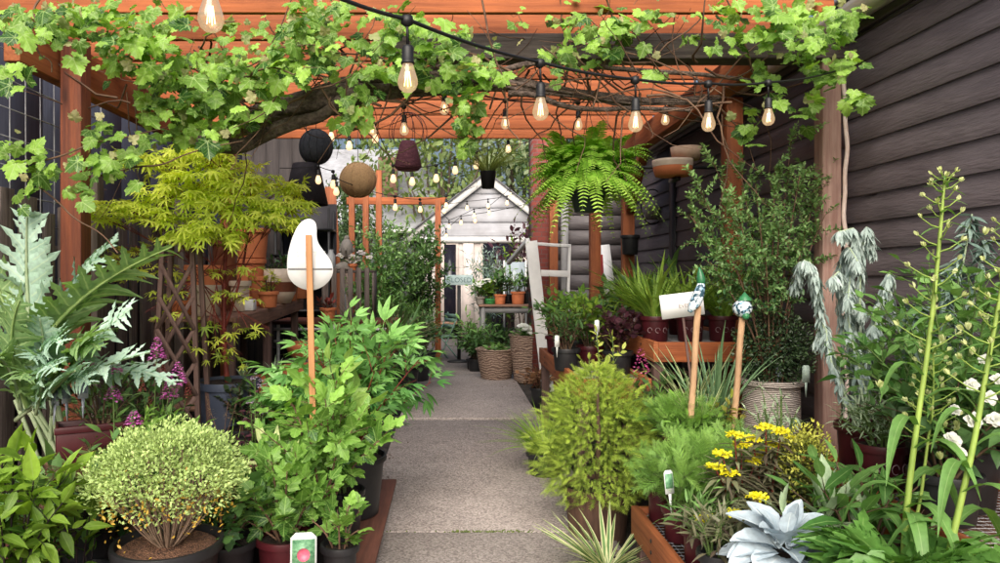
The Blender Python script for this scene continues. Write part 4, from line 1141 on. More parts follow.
# folding chair, teal
t = thing('folding_chair', 'pale green folding metal chair standing left of the CLOSED sign', 'chair', P(445, 335, 12.4) * (1, 1, 0) + (0, 0, .0), R(-60))
CH = pm('sage_paint', (.24, .4, .34), (.17, .3, .25), 6, .5, .1)
for s in (-1, 1):
    MB().bar((s * .2, .2, 0), (s * .2, -.2, .46), .018, .018).build('leg', CH, t); MB().bar((s * .185, -.25, 0), (s * .185, .17, .85), .018, .018).build('back_upright', CH, t)
for i in range(5): MB().box(-.2, .2, -.2 + i * .075, -.145 + i * .075, .44, .455).build('seat_slat', CH, t)
for z in (.62, .72, .8): MB().bar((-.19, .15 * (z / .85) - .03, z), (.19, .15 * (z / .85) - .03, z), .012, .06, (0, 0, 1)).build('back_slat', CH, t)
# ------------------------------------------------------------------ leaf materials
G_GRAPE = leafm('grape_leaf', (.025, .09, .012), (.32, .54, .085), trans=.32, rough=.45, vein=(.40, .54, .2), palm=50)
G_YOUNG = leafm('grape_young', (.22, .28, .10), (.46, .42, .22), trans=.35)
G_MAPLE = leafm('gold_maple', (.42, .56, .04), (.88, .93, .18), trans=.45, rough=.5, tint=(1.3, 1.35, .5))
G_MAPLE2 = leafm('green_maple', (.2, .3, .03), (.62, .66, .1), trans=.38)
G_CARD = leafm('cardoon', (.18, .32, .23), (.46, .62, .52), vein=(.55, .66, .45), trans=.22, rough=.7, tint=(1.1, 1.4, .7), veinw=.14)
G_CARDG = leafm('cardoon_under', (.10, .20, .07), (.26, .40, .16), vein=(.42, .54, .25), trans=.3, rough=.6)
G_PEONY = leafm('peony', (.05, .18, .042), (.26, .51, .14), vein=(.2, .36, .14), trans=.25, rough=.38, veinw=.12)
G_NINE = leafm('ninebark', (.03, .10, .015), (.25, .46, .08), trans=.3, rough=.45, vein=(.32, .5, .14), palm=42)
G_NINE2 = leafm('acanthus_leaf', (.03, .1, .02), (.16, .34, .07), vein=(.25, .42, .12), trans=.25, rough=.35, veinw=.12)
G_LIME = leafm('lime_heart', (.14, .3, .05), (.36, .52, .13), vein=(.42, .56, .22), trans=.32)
G_HYD = leafm('hydrangea_leaf', (.035, .10, .012), (.27, .43, .05), vein=(.3, .44, .12), trans=.3, rough=.45, veinw=.1)
G_DARK = leafm('dark_leaf', (.025, .065, .02), (.11, .22, .07), trans=.18, rough=.38)
G_MID = leafm('mid_leaf', (.04, .11, .028), (.20, .37, .10), trans=.25)
G_BOX = leafm('box_leaf', (.04, .11, .035), (.28, .46, .16), trans=.25, rough=.4)
G_BOXD = leafm('box_leaf_dark', (.014, .03, .014), (.055, .09, .04), trans=.12, rough=.32)
G_EUON = leafm('gold_euonymus', (.12, .20, .04), (.40, .55, .19), edge=(.54, .66, .25), edge0=.5, trans=.2, rough=.5)
G_EUOY = leafm('amber_leaf', (.35, .2, .03), (.6, .4, .06), trans=.2)
G_GOLD = leafm('gold_conifer', (.09, .16, .015), (.46, .60, .09), trans=.2, rough=.6, tip=(.56, .68, .14))
G_SILV = leafm('silver_white', (.28, .36, .41), (.52, .61, .67), vein=(.72, .78, .78), trans=.15, rough=.85, tint=(1, 1, 1), veinw=.1)
G_SAGE = leafm('sage_leaf', (.2, .3, .17), (.42, .54, .34), vein=(.52, .62, .42), trans=.2, rough=.75, tint=(1.1, 1.2, .8))
G_WEEP = leafm('weeping_silver', (.19, .27, .24), (.48, .57, .54), trans=.15, rough=.8, tint=(1, 1.1, .9))
G_BLUE = leafm('blue_green', (.12, .2, .17), (.33, .44, .38), trans=.15, rough=.7, tint=(1, 1.1, .9))
G_GRASS = leafm('grass_blade', (.08, .19, .025), (.38, .56, .10), trans=.25, rough=.45)
G_IRIS = leafm('iris_blade', (.08, .17, .08), (.24, .38, .2), trans=.2, rough=.5)
G_VAR = leafm('cream_edged_blade', (.08, .17, .05), (.16, .28, .09), edge=(.6, .6, .34), edge0=.45, trans=.2)
G_CREAM = leafm('cream_hosta', (.4, .5, .16), (.6, .66, .32), vein=(.3, .45, .12), trans=.25)
G_FERN = leafm('fern_green', (.16, .38, .035), (.55, .82, .14), trans=.3, rough=.5)
G_FINE = leafm('fine_green', (.05, .15, .02), (.27, .46, .10), trans=.25)
G_REDL = leafm('bronze_leaf', (.06, .04, .035), (.21, .24, .13), vein=(.26, .2, .12), trans=.2, rough=.4)
G_PURP = leafm('purple_leaf', (.02, .008, .014), (.09, .03, .045), trans=.15, rough=.4)
G_LILY = leafm('tall_stalk_leaf', (.05, .14, .03), (.2, .38, .1), vein=(.3, .46, .17), trans=.28, rough=.45, veinw=.1)
STALK = pm('lime_stalk', (.36, .5, .1), (.24, .36, .07), 12, .55, .1)
MAG = leafm('magenta_petal', (.55, .07, .42), (.85, .30, .74), trans=.3, tint=(1.2, .8, 1.1))
HOTP = leafm('hot_pink_petal', (.55, .03, .25), (.85, .22, .5), trans=.3, tint=(1.2, .8, 1))
YEL = leafm('yellow_petal', (.70, .62, .01), (.92, .90, .06), trans=.25, tint=(1.2, 1.1, .6))
LILAC = leafm('lilac_petal', (.26, .18, .28), (.5, .4, .52), trans=.25, tint=(1.1, 1, 1.1))
WPET = leafm('white_petal', (.66, .68, .62), (.84, .85, .8), trans=.3, tint=(1.1, 1.1, 1))
BUD = leafm('cream_bud', (.45, .5, .2), (.66, .7, .38), trans=.2)
DEAD = leafm('dead_frond', (.13, .06, .03), (.34, .18, .09), trans=.15, rough=.8, tint=(1.2, 1, .8))

PL = 'potted plants crowding both sides of the path'


def ppot(name, label, cat, loc, rt, h, mat, soil=SOIL, rb=None, group=None, **k):
    t = thing(name, label, cat, loc, 0, group)
    z = pot_shape(t, rt, h, mat, rb, soil, **k)
    return t, z


def lift(lines, z): return [p + (0, 0, z) for p in lines]


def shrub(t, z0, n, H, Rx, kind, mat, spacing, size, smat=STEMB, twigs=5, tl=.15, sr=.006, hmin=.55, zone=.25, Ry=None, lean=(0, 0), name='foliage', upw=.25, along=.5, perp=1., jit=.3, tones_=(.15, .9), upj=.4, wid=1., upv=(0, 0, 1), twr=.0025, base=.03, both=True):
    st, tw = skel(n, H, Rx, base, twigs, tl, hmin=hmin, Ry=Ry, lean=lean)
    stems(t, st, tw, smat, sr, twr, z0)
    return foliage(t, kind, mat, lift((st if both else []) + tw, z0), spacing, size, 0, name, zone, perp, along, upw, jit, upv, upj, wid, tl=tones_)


def blades(t, z0, n, L, mat, wid=1., spread=.6, curl=(.1, .4, .8), base=.03, name='blades', c=(0, 0), width=.022, tone=(.2, .85), Lj=.2):
    tp = []
    for cu in curl:
        tp.append(lam([(0, width * .7), (.15, width), (.3, width), (.45, width * .95), (.6, width * .85), (.75, width * .65), (.9, width * .3), (1, width * .05)], .5, cu))
    az = rng.uniform(0, 2 * PI, n); s = spread * np.sqrt(rng.uniform(.02, 1, n))
    out = np.c_[np.cos(az), np.sin(az), np.zeros(n)]
    ax = out * s[:, None] + (0, 0, 1)
    pos = out * base * rng.uniform(0, 1, (n, 1)) + (c[0], c[1], z0)
    mb = MB(); scatter(mb, tp, pos, ax, np.array((0, 0, .25)) - out + rng.normal(0, .15, (n, 3)) + out * 0 + np.c_[np.zeros((n, 2)), np.full(n, .6)], L * rng.normal(1, Lj, n).clip(.4, 1.5), rng.uniform(*tone, n), wid)
    # normal must face inward and up so that the blade arches outward
    return mb.build(name, mat, t, smooth=True)


def spike(mbp, p0, p1, r, n=60, size=.014, kind='round'):
    p0 = np.array(p0); p1 = np.array(p1); u = rng.uniform(0, 1, n); a = np.arange(n) * 2.4
    rr = r * (1 - u) ** .6
    out = np.c_[np.cos(a), np.sin(a), np.full(n, .2)]
    pos = p0 + (p1 - p0) * u[:, None] + out * rr[:, None] * .7
    scatter(mbp, LTPL[kind], pos, out + rng.normal(0, .3, (n, 3)), (0, 0, 1), size * (1.15 - .6 * u), rng.uniform(0, 1, n))


# ------------------------------------------------------------------ grape vine over the front beam
vine = thing('grape_vine', 'thick stemmed grape vine sprawling over the pergola front beam', 'climbing plant', (-2.0, 4.5, 0))
VO = np.array((-2.0, 4.5, 0))
mb = MB()
trunk = [P(150, 400, 6.4), P(150, 300, 6.4), P(155, 225, 6.2), P(178, 160, 5.8), (P(225, 128, 5.0)), P(290, 112, 4.2), P(350, 92, 4.2), P(430, 82, 4.2), P(510, 84, 4.25), P(570, 92, 4.25), P(640, 103, 4.3), P(720, 98, 4.25)]
trunk[0][2] = 0
def smooth_pts(p, k=5):
    p = np.array(p)
    for _ in range(2):
        q = np.empty((2 * len(p), 3)); q[0] = p[0]; q[-1] = p[-1]; q[1:-1:2] = p[:-1] * .75 + p[1:] * .25; q[2:-1:2] = p[:-1] * .25 + p[1:] * .75; p = q
    return p
tp_ = smooth_pts(trunk) - VO; k = len(tp_)
rad = np.interp(np.linspace(0, 1, k), [0, .3, .5, .62, .75, 1], [.05, .062, .085, .06, .03, .016]) * (1 + .12 * np.sin(np.arange(k) * 1.3))
for s_ in range(7):
    ph = s_ * .9; u_ = np.linspace(0, 1, k); off = np.c_[np.zeros(k), np.cos(u_ * 9 + ph), np.sin(u_ * 9 + ph)] * (rad * .85)[:, None]
    mb.tube(tp_ + off + rng.normal(0, .004, (k, 3)), rad * rng.uniform(.28, .45), n=6)
mb.tube(tp_, rad, n=10); tko = mb.build('trunk', BARK, vine, smooth=True)
mb = MB()
for a, b, c, r in (((210, 150, 4.15), (300, 128, 4.1), (372, 84, 4.1), .05), ((230, 120, 4.35), (330, 108, 4.3), (440, 64, 4.25), .04), ((500, 70, 4.2), (580, 60, 4.1), (760, 78, 4.1), .02), ((505, 95, 4.2), (600, 112, 4.15), (690, 108, 4.2), .02)):
    mb.tube(smooth_pts(bez(P(*a), P(*b), P(*c), 7) + rng.normal(0, .02, (7, 3))) - VO, r, r * .5, 7)
mb.build('limb', BARK, vine, smooth=True)
# canes
mb = MB(); canes = []
for i in range(150):
    px = rng.choice([rng.uniform(100, 480), rng.uniform(180, 420), rng.uniform(480, 760), rng.uniform(520, 700)]); py = rng.uniform(45, 115); Y = rng.uniform(3.9, 4.6)
    p = P(px, py, Y); d = rng.normal(0, 1, 3) * (1, .35, .55); d = nrm(d); q = [p]
    for j in range(8):
        d = nrm(d + rng.normal(0, .3, 3) * (1, .5, 1) + (0, 0, .03)); q.append(q[-1] + d * rng.uniform(.05, .13))
    q = np.array(q); q[:, 2] = np.minimum(q[:, 2], 3.1 - .02 * np.arange(len(q)) % .05); canes.append(q)
    mb.tube(q - VO, rng.uniform(.003, .009), .0015, 4, cap=False)
for a, b, c in (((0, 160, 3.5), (55, 200, 3.4), (120, 250, 3.4)), ((20, 165, 3.5), (90, 150, 3.6), (170, 125, 3.8)), ((95, 175, 3.7), (150, 170, 3.7), (240, 140, 3.8)), ((40, 0, 3.4), (30, 40, 3.4), (55, 75, 3.4)), ((565, 40, 3.9), (650, 50, 3.9), (720, 95, 3.9)), ((480, 0, 3.8), (495, 50, 3.8), (505, 95, 3.9)), ((330, 100, 4.0), (345, 120, 4.0), (360, 140, 4.0)), ((700, 100, 4.0), (735, 60, 4.0), (790, 20, 4.0)), ((620, 10, 4.), (650, 70, 4.0), (690, 90, 4.1))):
    mb.tube(smooth_pts(bez(P(*a), P(*b), P(*c), 7) + rng.normal(0, .012, (7, 3))) - VO, .006, .003, 5, cap=False)
mb.build('canes', CANE, vine, smooth=True)
# foliage: clumps where the photograph shows them (px, py, Y, rx, ry, n)
CL = [(60, 15, 3.5, 40, 16, 14), (120, 60, 3.7, 30, 22, 14), (230, 95, 3.9, 30, 24, 16), (165, 90, 3.8, 26, 24, 14), (300, 50, 3.9, 26, 24, 12), (260, 40, 3.9, 24, 20, 8), (25, 25, 3.3, 28, 22, 16), (15, 75, 3.4, 20, 14, 6), (55, 35, 3.4, 20, 18, 10), (95, 12, 3.5, 40, 14, 14), (100, 40, 3.5, 22, 14, 8), (135, 35, 3.6, 26, 30, 22), (165, 60, 3.7, 28, 30, 26), (195, 85, 3.8, 34, 32, 36), (215, 115, 3.9, 30, 22, 22), (180, 115, 3.9, 20, 16, 10), (150, 110, 3.9, 14, 14, 7),
      (175, 20, 3.7, 26, 16, 12), (225, 62, 3.8, 26, 18, 16), (255, 72, 3.9, 22, 22, 16), (285, 60, 3.9, 24, 22, 18), (300, 25, 3.8, 24, 24, 20), (330, 12, 3.8, 28, 14, 16), (330, 50, 3.9, 24, 22, 20), (270, 95, 4.0, 18, 12, 8), (352, 105, 3.95, 16, 24, 15), (370, 68, 3.9, 26, 24, 22),
      (395, 20, 3.8, 28, 16, 16), (405, 58, 3.9, 30, 22, 24), (440, 40, 3.9, 28, 22, 22), (455, 75, 3.95, 26, 16, 18), (480, 62, 3.95, 24, 18, 16), (500, 75, 4.0, 14, 10, 7), (466, 108, 3.95, 13, 26, 20), (466, 140, 4.0, 9, 14, 9), (300, 78, 4.0, 16, 12, 8),
      (572, 18, 3.9, 22, 16, 11), (595, 40, 3.9, 22, 16, 13), (620, 25, 3.9, 24, 18, 16), (650, 15, 3.9, 26, 12, 13), (600, 60, 4.0, 22, 8, 7), (655, 70, 4.0, 10, 10, 4), (556, 50, 3.95, 16, 10, 5), (560, 72, 3.95, 10, 8, 3),
      (725, 12, 3.9, 26, 14, 14), (735, 40, 4.0, 22, 14, 8), (790, 12, 3.8, 28, 14, 18), (815, 35, 3.8, 26, 20, 22), (845, 18, 3.7, 22, 14, 14), (770, 30, 3.8, 22, 20, 14), (795, 35, 3.8, 18, 18, 10), (800, 60, 3.9, 22, 14, 11), (830, 75, 3.8, 14, 14, 9), (862, 98, 3.7, 15, 12, 7), (845, 62, 3.7, 14, 8, 5), (806, 112, 3.9, 12, 12, 6), (760, 75, 4.0, 16, 14, 7), (780, 100, 4.05, 18, 14, 8),
      (15, 150, 3.4, 18, 12, 7), (45, 172, 3.4, 18, 12, 8), (20, 205, 3.4, 10, 10, 2), (95, 132, 3.6, 18, 12, 8), (110, 165, 3.65, 26, 14, 12), (140, 140, 3.7, 16, 12, 6), (75, 195, 3.5, 14, 10, 4), (88, 158, 3.6, 18, 10, 5),
      (235, 30, 3.8, 14, 16, 5), (215, 140, 4.0, 24, 10, 12), (170, 138, 3.9, 18, 10, 8), (250, 120, 4.05, 16, 9, 7), (520, 20, 3.85, 10, 14, 3), (750, 125, 4.2, 14, 14, 7), (690, 40, 4.0, 12, 10, 3)]
POS = []; YP = []
for px, py, Y, rx, ry, n in CL:
    n = int(n * 1.75)
    for i in range(n):
        u = rng.normal(0, .52, 2)
        POS.append(P(px + u[0] * rx, py + u[1] * ry, Y + rng.normal(0, .16)))
    for i in range(max(n // 7, 1)):
        u = rng.normal(0, .8, 2); YP.append(P(px + u[0] * rx, py + u[1] * ry - 4, Y - .1 + rng.normal(0, .1)))
POS = np.array(POS); n = len(POS)
ax = np.c_[rng.normal(0, .8, n), rng.normal(-.35, .5, n), rng.normal(-.55, .55, n)]
up = np.c_[rng.normal(0, .35, n), rng.normal(-.75, .35, n), rng.normal(.75, .35, n)]
mb = MB(); sz = rng.uniform(.05, .092, n) * rng.choice([.5, .7, 1, 1, 1.15], n)
scatter(mb, GRAPE, POS - VO, ax, up, sz, np.clip(rng.normal(.52, .32, n), 0, 1))
mb.build('foliage', G_GRAPE, vine, smooth=True)
YP = np.array(YP); m = len(YP); mb = MB()
scatter(mb, GRAPE, YP - VO, np.c_[rng.normal(0, .7, m), rng.normal(-.4, .4, m), rng.normal(.5, .5, m)], np.c_[rng.normal(0, .5, m), rng.normal(-.8, .3, m), rng.normal(.4, .4, m)], rng.uniform(.025, .055, m), rng.uniform(0, 1, m))
mb.build('young_leaves', G_YOUNG, vine, smooth=True)

# ------------------------------------------------------------------ golden japanese maple
mY = 5.0; c = P(228, 430, mY); loc = (c[0], mY, .311)
t, z0 = ppot('japanese_maple', 'golden leaved maple tree with red stems in a large black pot', 'tree', loc, .225, .46, NAVYP, rb=.18, rimh=.05)
O = np.array(loc)
mb = MB(); base = np.array((0, 0, z0))
main = [bez(base, P(221, 345, mY) - O, P(226, 235, mY) - O, 9), bez(P(224, 330, mY) - O, P(246, 275, mY - .05) - O, P(251, 205, mY - .1) - O, 9), bez(P(224, 312, mY) - O, P(205, 290, mY) - O, P(185, 255, mY - .1) - O, 7)]
mb.tube(main[0], .021, .011, 8); mb.tube(main[1], .011, .006, 7); mb.tube(main[2], .006, .003, 6)
PADS = [(150, 158, 42, 9, 4.9, 70), (200, 150, 34, 8, 4.85, 50), (205, 172, 48, 14, 4.9, 105), (180, 190, 42, 13, 4.85, 80), (250, 178, 40, 14, 4.9, 85), (285, 200, 28, 9, 4.8, 46), (235, 198, 38, 13, 4.75, 75), (205, 228, 40, 14, 4.7, 85), (265, 215, 34, 12, 4.7, 62), (120, 205, 38, 10, 4.8, 56), (100, 216, 18, 6, 4.8, 18), (165, 215, 30, 11, 4.75, 42), (225, 160, 28, 9, 5.1, 36), (290, 185, 18, 7, 5.0, 20), (190, 150, 26, 8, 5.1, 28)]
PADL = [(135, 245, 36, 12, 5.1, 48), (150, 268, 36, 14, 5.1, 52), (110, 255, 22, 12, 5.1, 26), (175, 290, 26, 8, 4.8, 22), (170, 312, 24, 8, 4.75, 26), (240, 292, 24, 8, 4.8, 30), (218, 270, 24, 7, 4.9, 18), (205, 340, 28, 9, 4.75, 34), (248, 328, 22, 7, 4.75, 24), (225, 355, 18, 8, 4.8, 22), (195, 322, 22, 7, 4.8, 20), (258, 268, 20, 6, 4.8, 16)]
def pads(L, dens):
    pos = []; ax = []
    for px, py, rx, ry, Y, n in L:
        ctr = P(px, py, Y); m = int(n * dens)
        # connect with a twig
        src = samp(main[0], np.array([rng.uniform(.45, 1.)]))[0][0] if py > 190 else main[rng.integers(0, 2)][-1]
        e = ctr - O; br = bez(src, (src + e) / 2 + (0, 0, .05), e, 6); mb.tube(br, .005, .0018, 5, cap=False)
        for j in range(6):
            a = rng.uniform(0, 2 * PI); q = e + np.array((math.cos(a) * rx, math.sin(a) * rx * .8, rng.uniform(-.4, .3) * ry)) * Y / FPX
            mb.tube(bez(br[3], (br[4] + q) / 2 + (0, 0, .02), q, 4), .0022, .001, 3, cap=False)
        a = rng.uniform(0, 2 * PI, m); r = np.sqrt(rng.uniform(0, 1, m))
        x = np.cos(a) * r * rx; y = np.sin(a) * r * rx * .9
        z = rng.normal(0, .4, m) * ry - .5 * ry * r * r * 1.4
        pos.append(e + np.c_[x, y, z] * Y / FPX); ax.append(np.c_[np.cos(a), np.sin(a), np.full(m, -.45)])
    return np.concatenate(pos), np.concatenate(ax)
for L, mat, nm, dens, s0 in ((PADS, G_MAPLE, 'golden_foliage', 1.25, .078), (PADL, G_MAPLE2, 'lower_foliage', .55, .06)):
    p, a = pads(L, dens); n = len(p); lm = MB()
    scatter(lm, JMAPLE, p, a + rng.normal(0, .45, (n, 3)), np.array((0, -.25, 1)) + rng.normal(0, .3, (n, 3)), s0 * rng.uniform(.7, 1.3, n), np.clip(tones(p, .3, .8, .25), 0, 1))
    lm.build(nm, mat, t, smooth=True)
mb.build('branches', STEMR, t, smooth=True)

# ------------------------------------------------------------------ cardoon
def cardoon_leaf(mbB, mbR, pts, W, n=13, tone=.6, flip=0, lobe=1.0):
    """a long jagged leaf along pts; W half width"""
    k = len(pts); T = nrm(np.gradient(pts, axis=0)); up0 = np.array((0, 0, 1.)) if flip == 0 else np.array(flip, float)
    side = nrm(np.cross(T, np.broadcast_to(up0, T.shape))); nn = np.cross(side, T)
    mbR.tube(pts - nn * .004, .013 * W / .12, .002, 6)
    tt = np.linspace(.12, .96, n)
    env = lambda t: W * (np.sin(PI * (.1 + .82 * t)) ** .75)
    V = []; A = []; F = []
    # central blade
    ts = np.linspace(.05, 1, 22); q = samp(pts, ts)[0]; sd = nrm(samp(side, ts)[0]); nr = nrm(samp(nn, ts)[0])
    for i, t_ in enumerate(ts):
        w = env(t_) * .24
        V += [q[i] - sd[i] * w + nr[i] * w * .35, q[i], q[i] + sd[i] * w + nr[i] * w * .35]; A += [(tone, t_, .5), (tone, t_, .0), (tone, t_, .5)]
    for i in range(len(ts) - 1):
        a = 3 * i; F += [(a, a + 1, a + 4, a + 3), (a + 1, a + 2, a + 5, a + 4)]
    mbB.add(V, [np.array(F)], A)
    lt = [lam([(0, .2), (.2, .22), (.34, .12), (.46, .19), (.58, .08), (.7, .11), (1, .004)], .3, c, rip=.02) for c in (.0, .3, .55)]
    for s in (-1, 1):
        t2 = np.clip(tt + rng.uniform(-.01, .01, n), 0, .97); q = samp(pts, t2)[0]; sd = nrm(samp(side, t2)[0]); nr = nrm(samp(nn, t2)[0]); tg = samp(pts, t2)[1]
        w = env(t2)
        scatter(mbB, lt, q + sd * s * (w * .12)[:, None], sd * s * 1.0 + tg * .75 + nr * .25 + rng.normal(0, .1, (n, 3)), nr + rng.normal(0, .2, (n, 3)), w * 1.25 * lobe, np.clip(tone + rng.normal(0, .12, n), 0, 1))


cY = 3.5; c = P(60, 430, cY)
t, z0 = ppot('cardoon', 'large silver leaved cardoon with long jagged arching leaves', 'potted plant', (c[0], cY, .126), .2, .33, BLACKP)
O = np.array((c[0], cY, .126)); b = np.array((0, 0, z0))
bl = MB(); rbm = MB(); bl2 = MB(); rb2 = MB()
def cp(*q): return bez(*[P(*v) - O if len(v) == 3 else v for v in q], 14)
r0 = (P(52, 400, 3.4) - O)
cardoon_leaf(bl, rbm, cp((38, 400, 3.4), (24, 300, 3.35), (28, 207, 3.3)), .155, 15, .75, flip=(.3, 1, .2))
cardoon_leaf(bl2, rb2, cp((20, 400, 3.4), (40, 300, 3.35), (172, 246, 3.15)), .15, 15, .55, flip=(-.45, .5, 1.0))
cardoon_leaf(bl, rbm, cp((50, 400, 3.45), (52, 280, 3.5), (118, 240, 3.55)), .14, 13, .6, flip=(-.5, -.5, .7))
cardoon_leaf(bl, rbm, cp((15, 420, 3.2), (70, 370, 3.1), (150, 352, 3.05)), .10, 12, .8, flip=(0, -.4, 1))
cardoon_leaf(bl, rbm, cp((55, 400, 3.3), (95, 330, 3.2), (132, 308, 3.1)), .10, 11, .8, flip=(-.6, -.7, .5))
cardoon_leaf(bl, rbm, cp((45, 400, 3.3), (48, 350, 3.1), (40, 318, 3.0)), .11, 11, .75, flip=(0, 1, .4))
cardoon_leaf(bl2, rb2, cp((40, 400, 3.2), (70, 345, 3.1), (95, 335, 2.95)), .12, 11, .6, flip=(0, -.6, 1))
cardoon_leaf(bl, rbm, cp((30, 400, 3.2), (5, 340, 3.1), (-35, 320, 3.0)), .13, 12, .65, flip=(0, -.5, 1))
cardoon_leaf(bl2, rb2, cp((30, 410, 3.2), (0, 350, 3.0), (20, 300, 2.9)), .12, 12, .5, flip=(.2, 1, .3))
cardoon_leaf(bl, rbm, cp((35, 410, 3.2), (60, 380, 3.0), (75, 370, 2.8)), .10, 10, .7, flip=(0, -.6, .9))
cardoon_leaf(bl2, rb2, cp((30, 410, 3.3), (10, 300, 3.4), (-20, 245, 3.4)), .12, 12, .6, flip=(0, 1, .3))
cardoon_leaf(bl, rbm, cp((60, 400, 3.3), (120, 350, 3.3), (175, 385, 3.2)), .10, 10, .7, flip=(0, -.4, 1))
for px_, py_, yy, ex, ey, w_ in ((30, 405, 3.2, 62, 345, .09), (55, 410, 3.2, 30, 360, .08), (20, 410, 3.1, -10, 365, .09), (60, 405, 3.2, 100, 350, .08), (40, 410, 3.1, 20, 380, .08), (50, 415, 3.15, 90, 385, .07), (35, 415, 3.0, 55, 372, .07)):
    cardoon_leaf(bl if px_ % 20 else bl2, rbm, cp((px_, py_, yy), ((px_ + ex) / 2, min(py_, ey) - 25, yy - .1), (ex, ey, yy - .25)), w_, 11, rng.uniform(.4, .8), flip=(rng.normal(0, .4), -.6, .8))
bl.build('silver_leaves', G_CARD, t, smooth=True); rbm.build('midribs', pm('cardoon_rib', (.42, .5, .32), (.3, .4, .22), 9, .6, .1), t, smooth=True)
bl2.build('green_leaves', G_CARDG, t, smooth=True); rb2.build('green_midribs', pm('cardoon_rib2', (.3, .42, .14), (.2, .32, .1), 9, .6, .1), t, smooth=True)
mb = MB()
for i in range(12):
    a = rng.uniform(0, 6.28); mb.tube(bez(b + (.05 * math.cos(a), .05 * math.sin(a), -.03), b + (.06 * math.cos(a), .06 * math.sin(a), .12), P(rng.uniform(15, 58), 400, 3.35) - O, 6), .014, .009, 6)
mb.build('leaf_bases', MATS['cardoon_rib'], t, smooth=True)

# ------------------------------------------------------------------ left front plants
# gold variegated dome shrub
y = 2.75; c = P(168, 560, y); loc = (c[0], y, .126)
t, z0 = ppot('euonymus_shrub', 'dense pale gold domed shrub in a black pot topped with bark chips', 'potted plant', loc, .205, .36, BLACKP, soil=CHIPS, rimh=.035, rim=.016)
mb = MB(); tg = []
for i in range(46):
    a = i * 2.4; u = math.sqrt((i + .5) / 46); e = np.array((math.cos(a) * .25 * u, math.sin(a) * .25 * u, .42 - .17 * u ** 2.2)); p = bez((.025 * math.cos(a), .025 * math.sin(a), 0), (e[0] * .6, e[1] * .6, e[2] * .35), e, 6) + (0, 0, z0)
    mb.tube(p, .0042, .0018, 5, cap=False); tg.append(p)
    for q_ in range(2):
        s0 = samp(p, np.array([rng.uniform(.25, .6)]))[0][0]; mb.tube(bez(s0, s0 + (e * .25), s0 + np.array((e[0] * .45 + rng.normal(0, .03), e[1] * .45 + rng.normal(0, .03), .14)), 5), .0026, .0012, 4, cap=False)
mb.build('stem', pm('pale_twig', (.34, .24, .17), (.16, .1, .07), 20, .8, .2), t, smooth=True)
n = 12500; d = nrm(rng.normal(0, 1, (n, 3))); d[:, 2] = np.where(rng.uniform(0, 1, n) < .8, np.abs(d[:, 2]), d[:, 2] * .55)
lump = 1 + .13 * np.sin(d[:, 0] * 9 + 1) * np.sin(d[:, 1] * 8) + .07 * np.sin(d[:, 2] * 13 + d[:, 0] * 6)
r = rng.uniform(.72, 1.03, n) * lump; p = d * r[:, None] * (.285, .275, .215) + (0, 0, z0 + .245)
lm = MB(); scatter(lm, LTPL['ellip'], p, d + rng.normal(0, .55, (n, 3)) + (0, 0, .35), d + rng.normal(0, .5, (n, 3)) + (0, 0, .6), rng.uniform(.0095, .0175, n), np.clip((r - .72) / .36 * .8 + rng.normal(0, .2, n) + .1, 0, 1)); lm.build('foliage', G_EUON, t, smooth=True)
m = 330; a = rng.uniform(PI * .9, PI * 2.1, m); p = np.c_[np.cos(a) * .255, np.sin(a) * .245, rng.normal(.2, .055, m)] * np.c_[rng.uniform(.72, 1.0, (m, 1)), rng.uniform(.72, 1.0, (m, 1)), np.ones((m, 1))] + (0, 0, z0)
lm = MB(); scatter(lm, LTPL['ellip'], p, rng.normal(0, 1, (m, 3)), rng.normal(0, .5, (m, 3)) + (0, -.6, .6), rng.uniform(.012, .02, m), rng.uniform(0, 1, m)); lm.build('amber_leaves', G_EUOY, t, smooth=True)

# bright green shrub at bottom left corner
def simple(label, px, Y, z, rt, h, pm_, n, H, Rx, kind, mat, spacing, size, name='potted_shrub', **k):
    x = (px - CX) / FPX * Y
    t, z0 = ppot(name, label, 'potted plant', (x, Y, z), rt, h, pm_)
    shrub(t, z0, n, H, Rx, kind, mat, spacing, size, **k); return t, z0
simple('bright green broad leaved shrub on dark stems at the bottom left corner', 4, 2.45, .126, .16, .26, BLACKP, 14, .6, .21, 'ovate', G_HYD, .022, .092, wid=.72, smat=STEMD, twigs=4, tl=.14, sr=.005, hmin=.6, jit=.25, upw=.0, tones_=(.2, .95))
simple('small black stemmed shrub with lime top leaves left of the domed shrub', 80, 2.75, .126, .13, .24, BLACKP, 6, .50, .13, 'ovate', G_HYD, .04, .075, wid=.8, smat=STEMD, twigs=2, tl=.08, sr=.004, tones_=(.1, .9))
simple('low dark leaved plant behind the black stemmed shrub', 98, 3.05, .126, .15, .22, BLACKP, 12, .45, .24, 'ellip', G_DARK, .022, .06, twigs=6, tl=.13)
simple('dark green filler shrub between the domed shrub and the corner shrub', 55, 2.95, .126, .15, .2, BLACKP, 12, .40, .26, 'ovate', G_MID, .035, .075, twigs=5, tl=.13, tones_=(.05, .6))
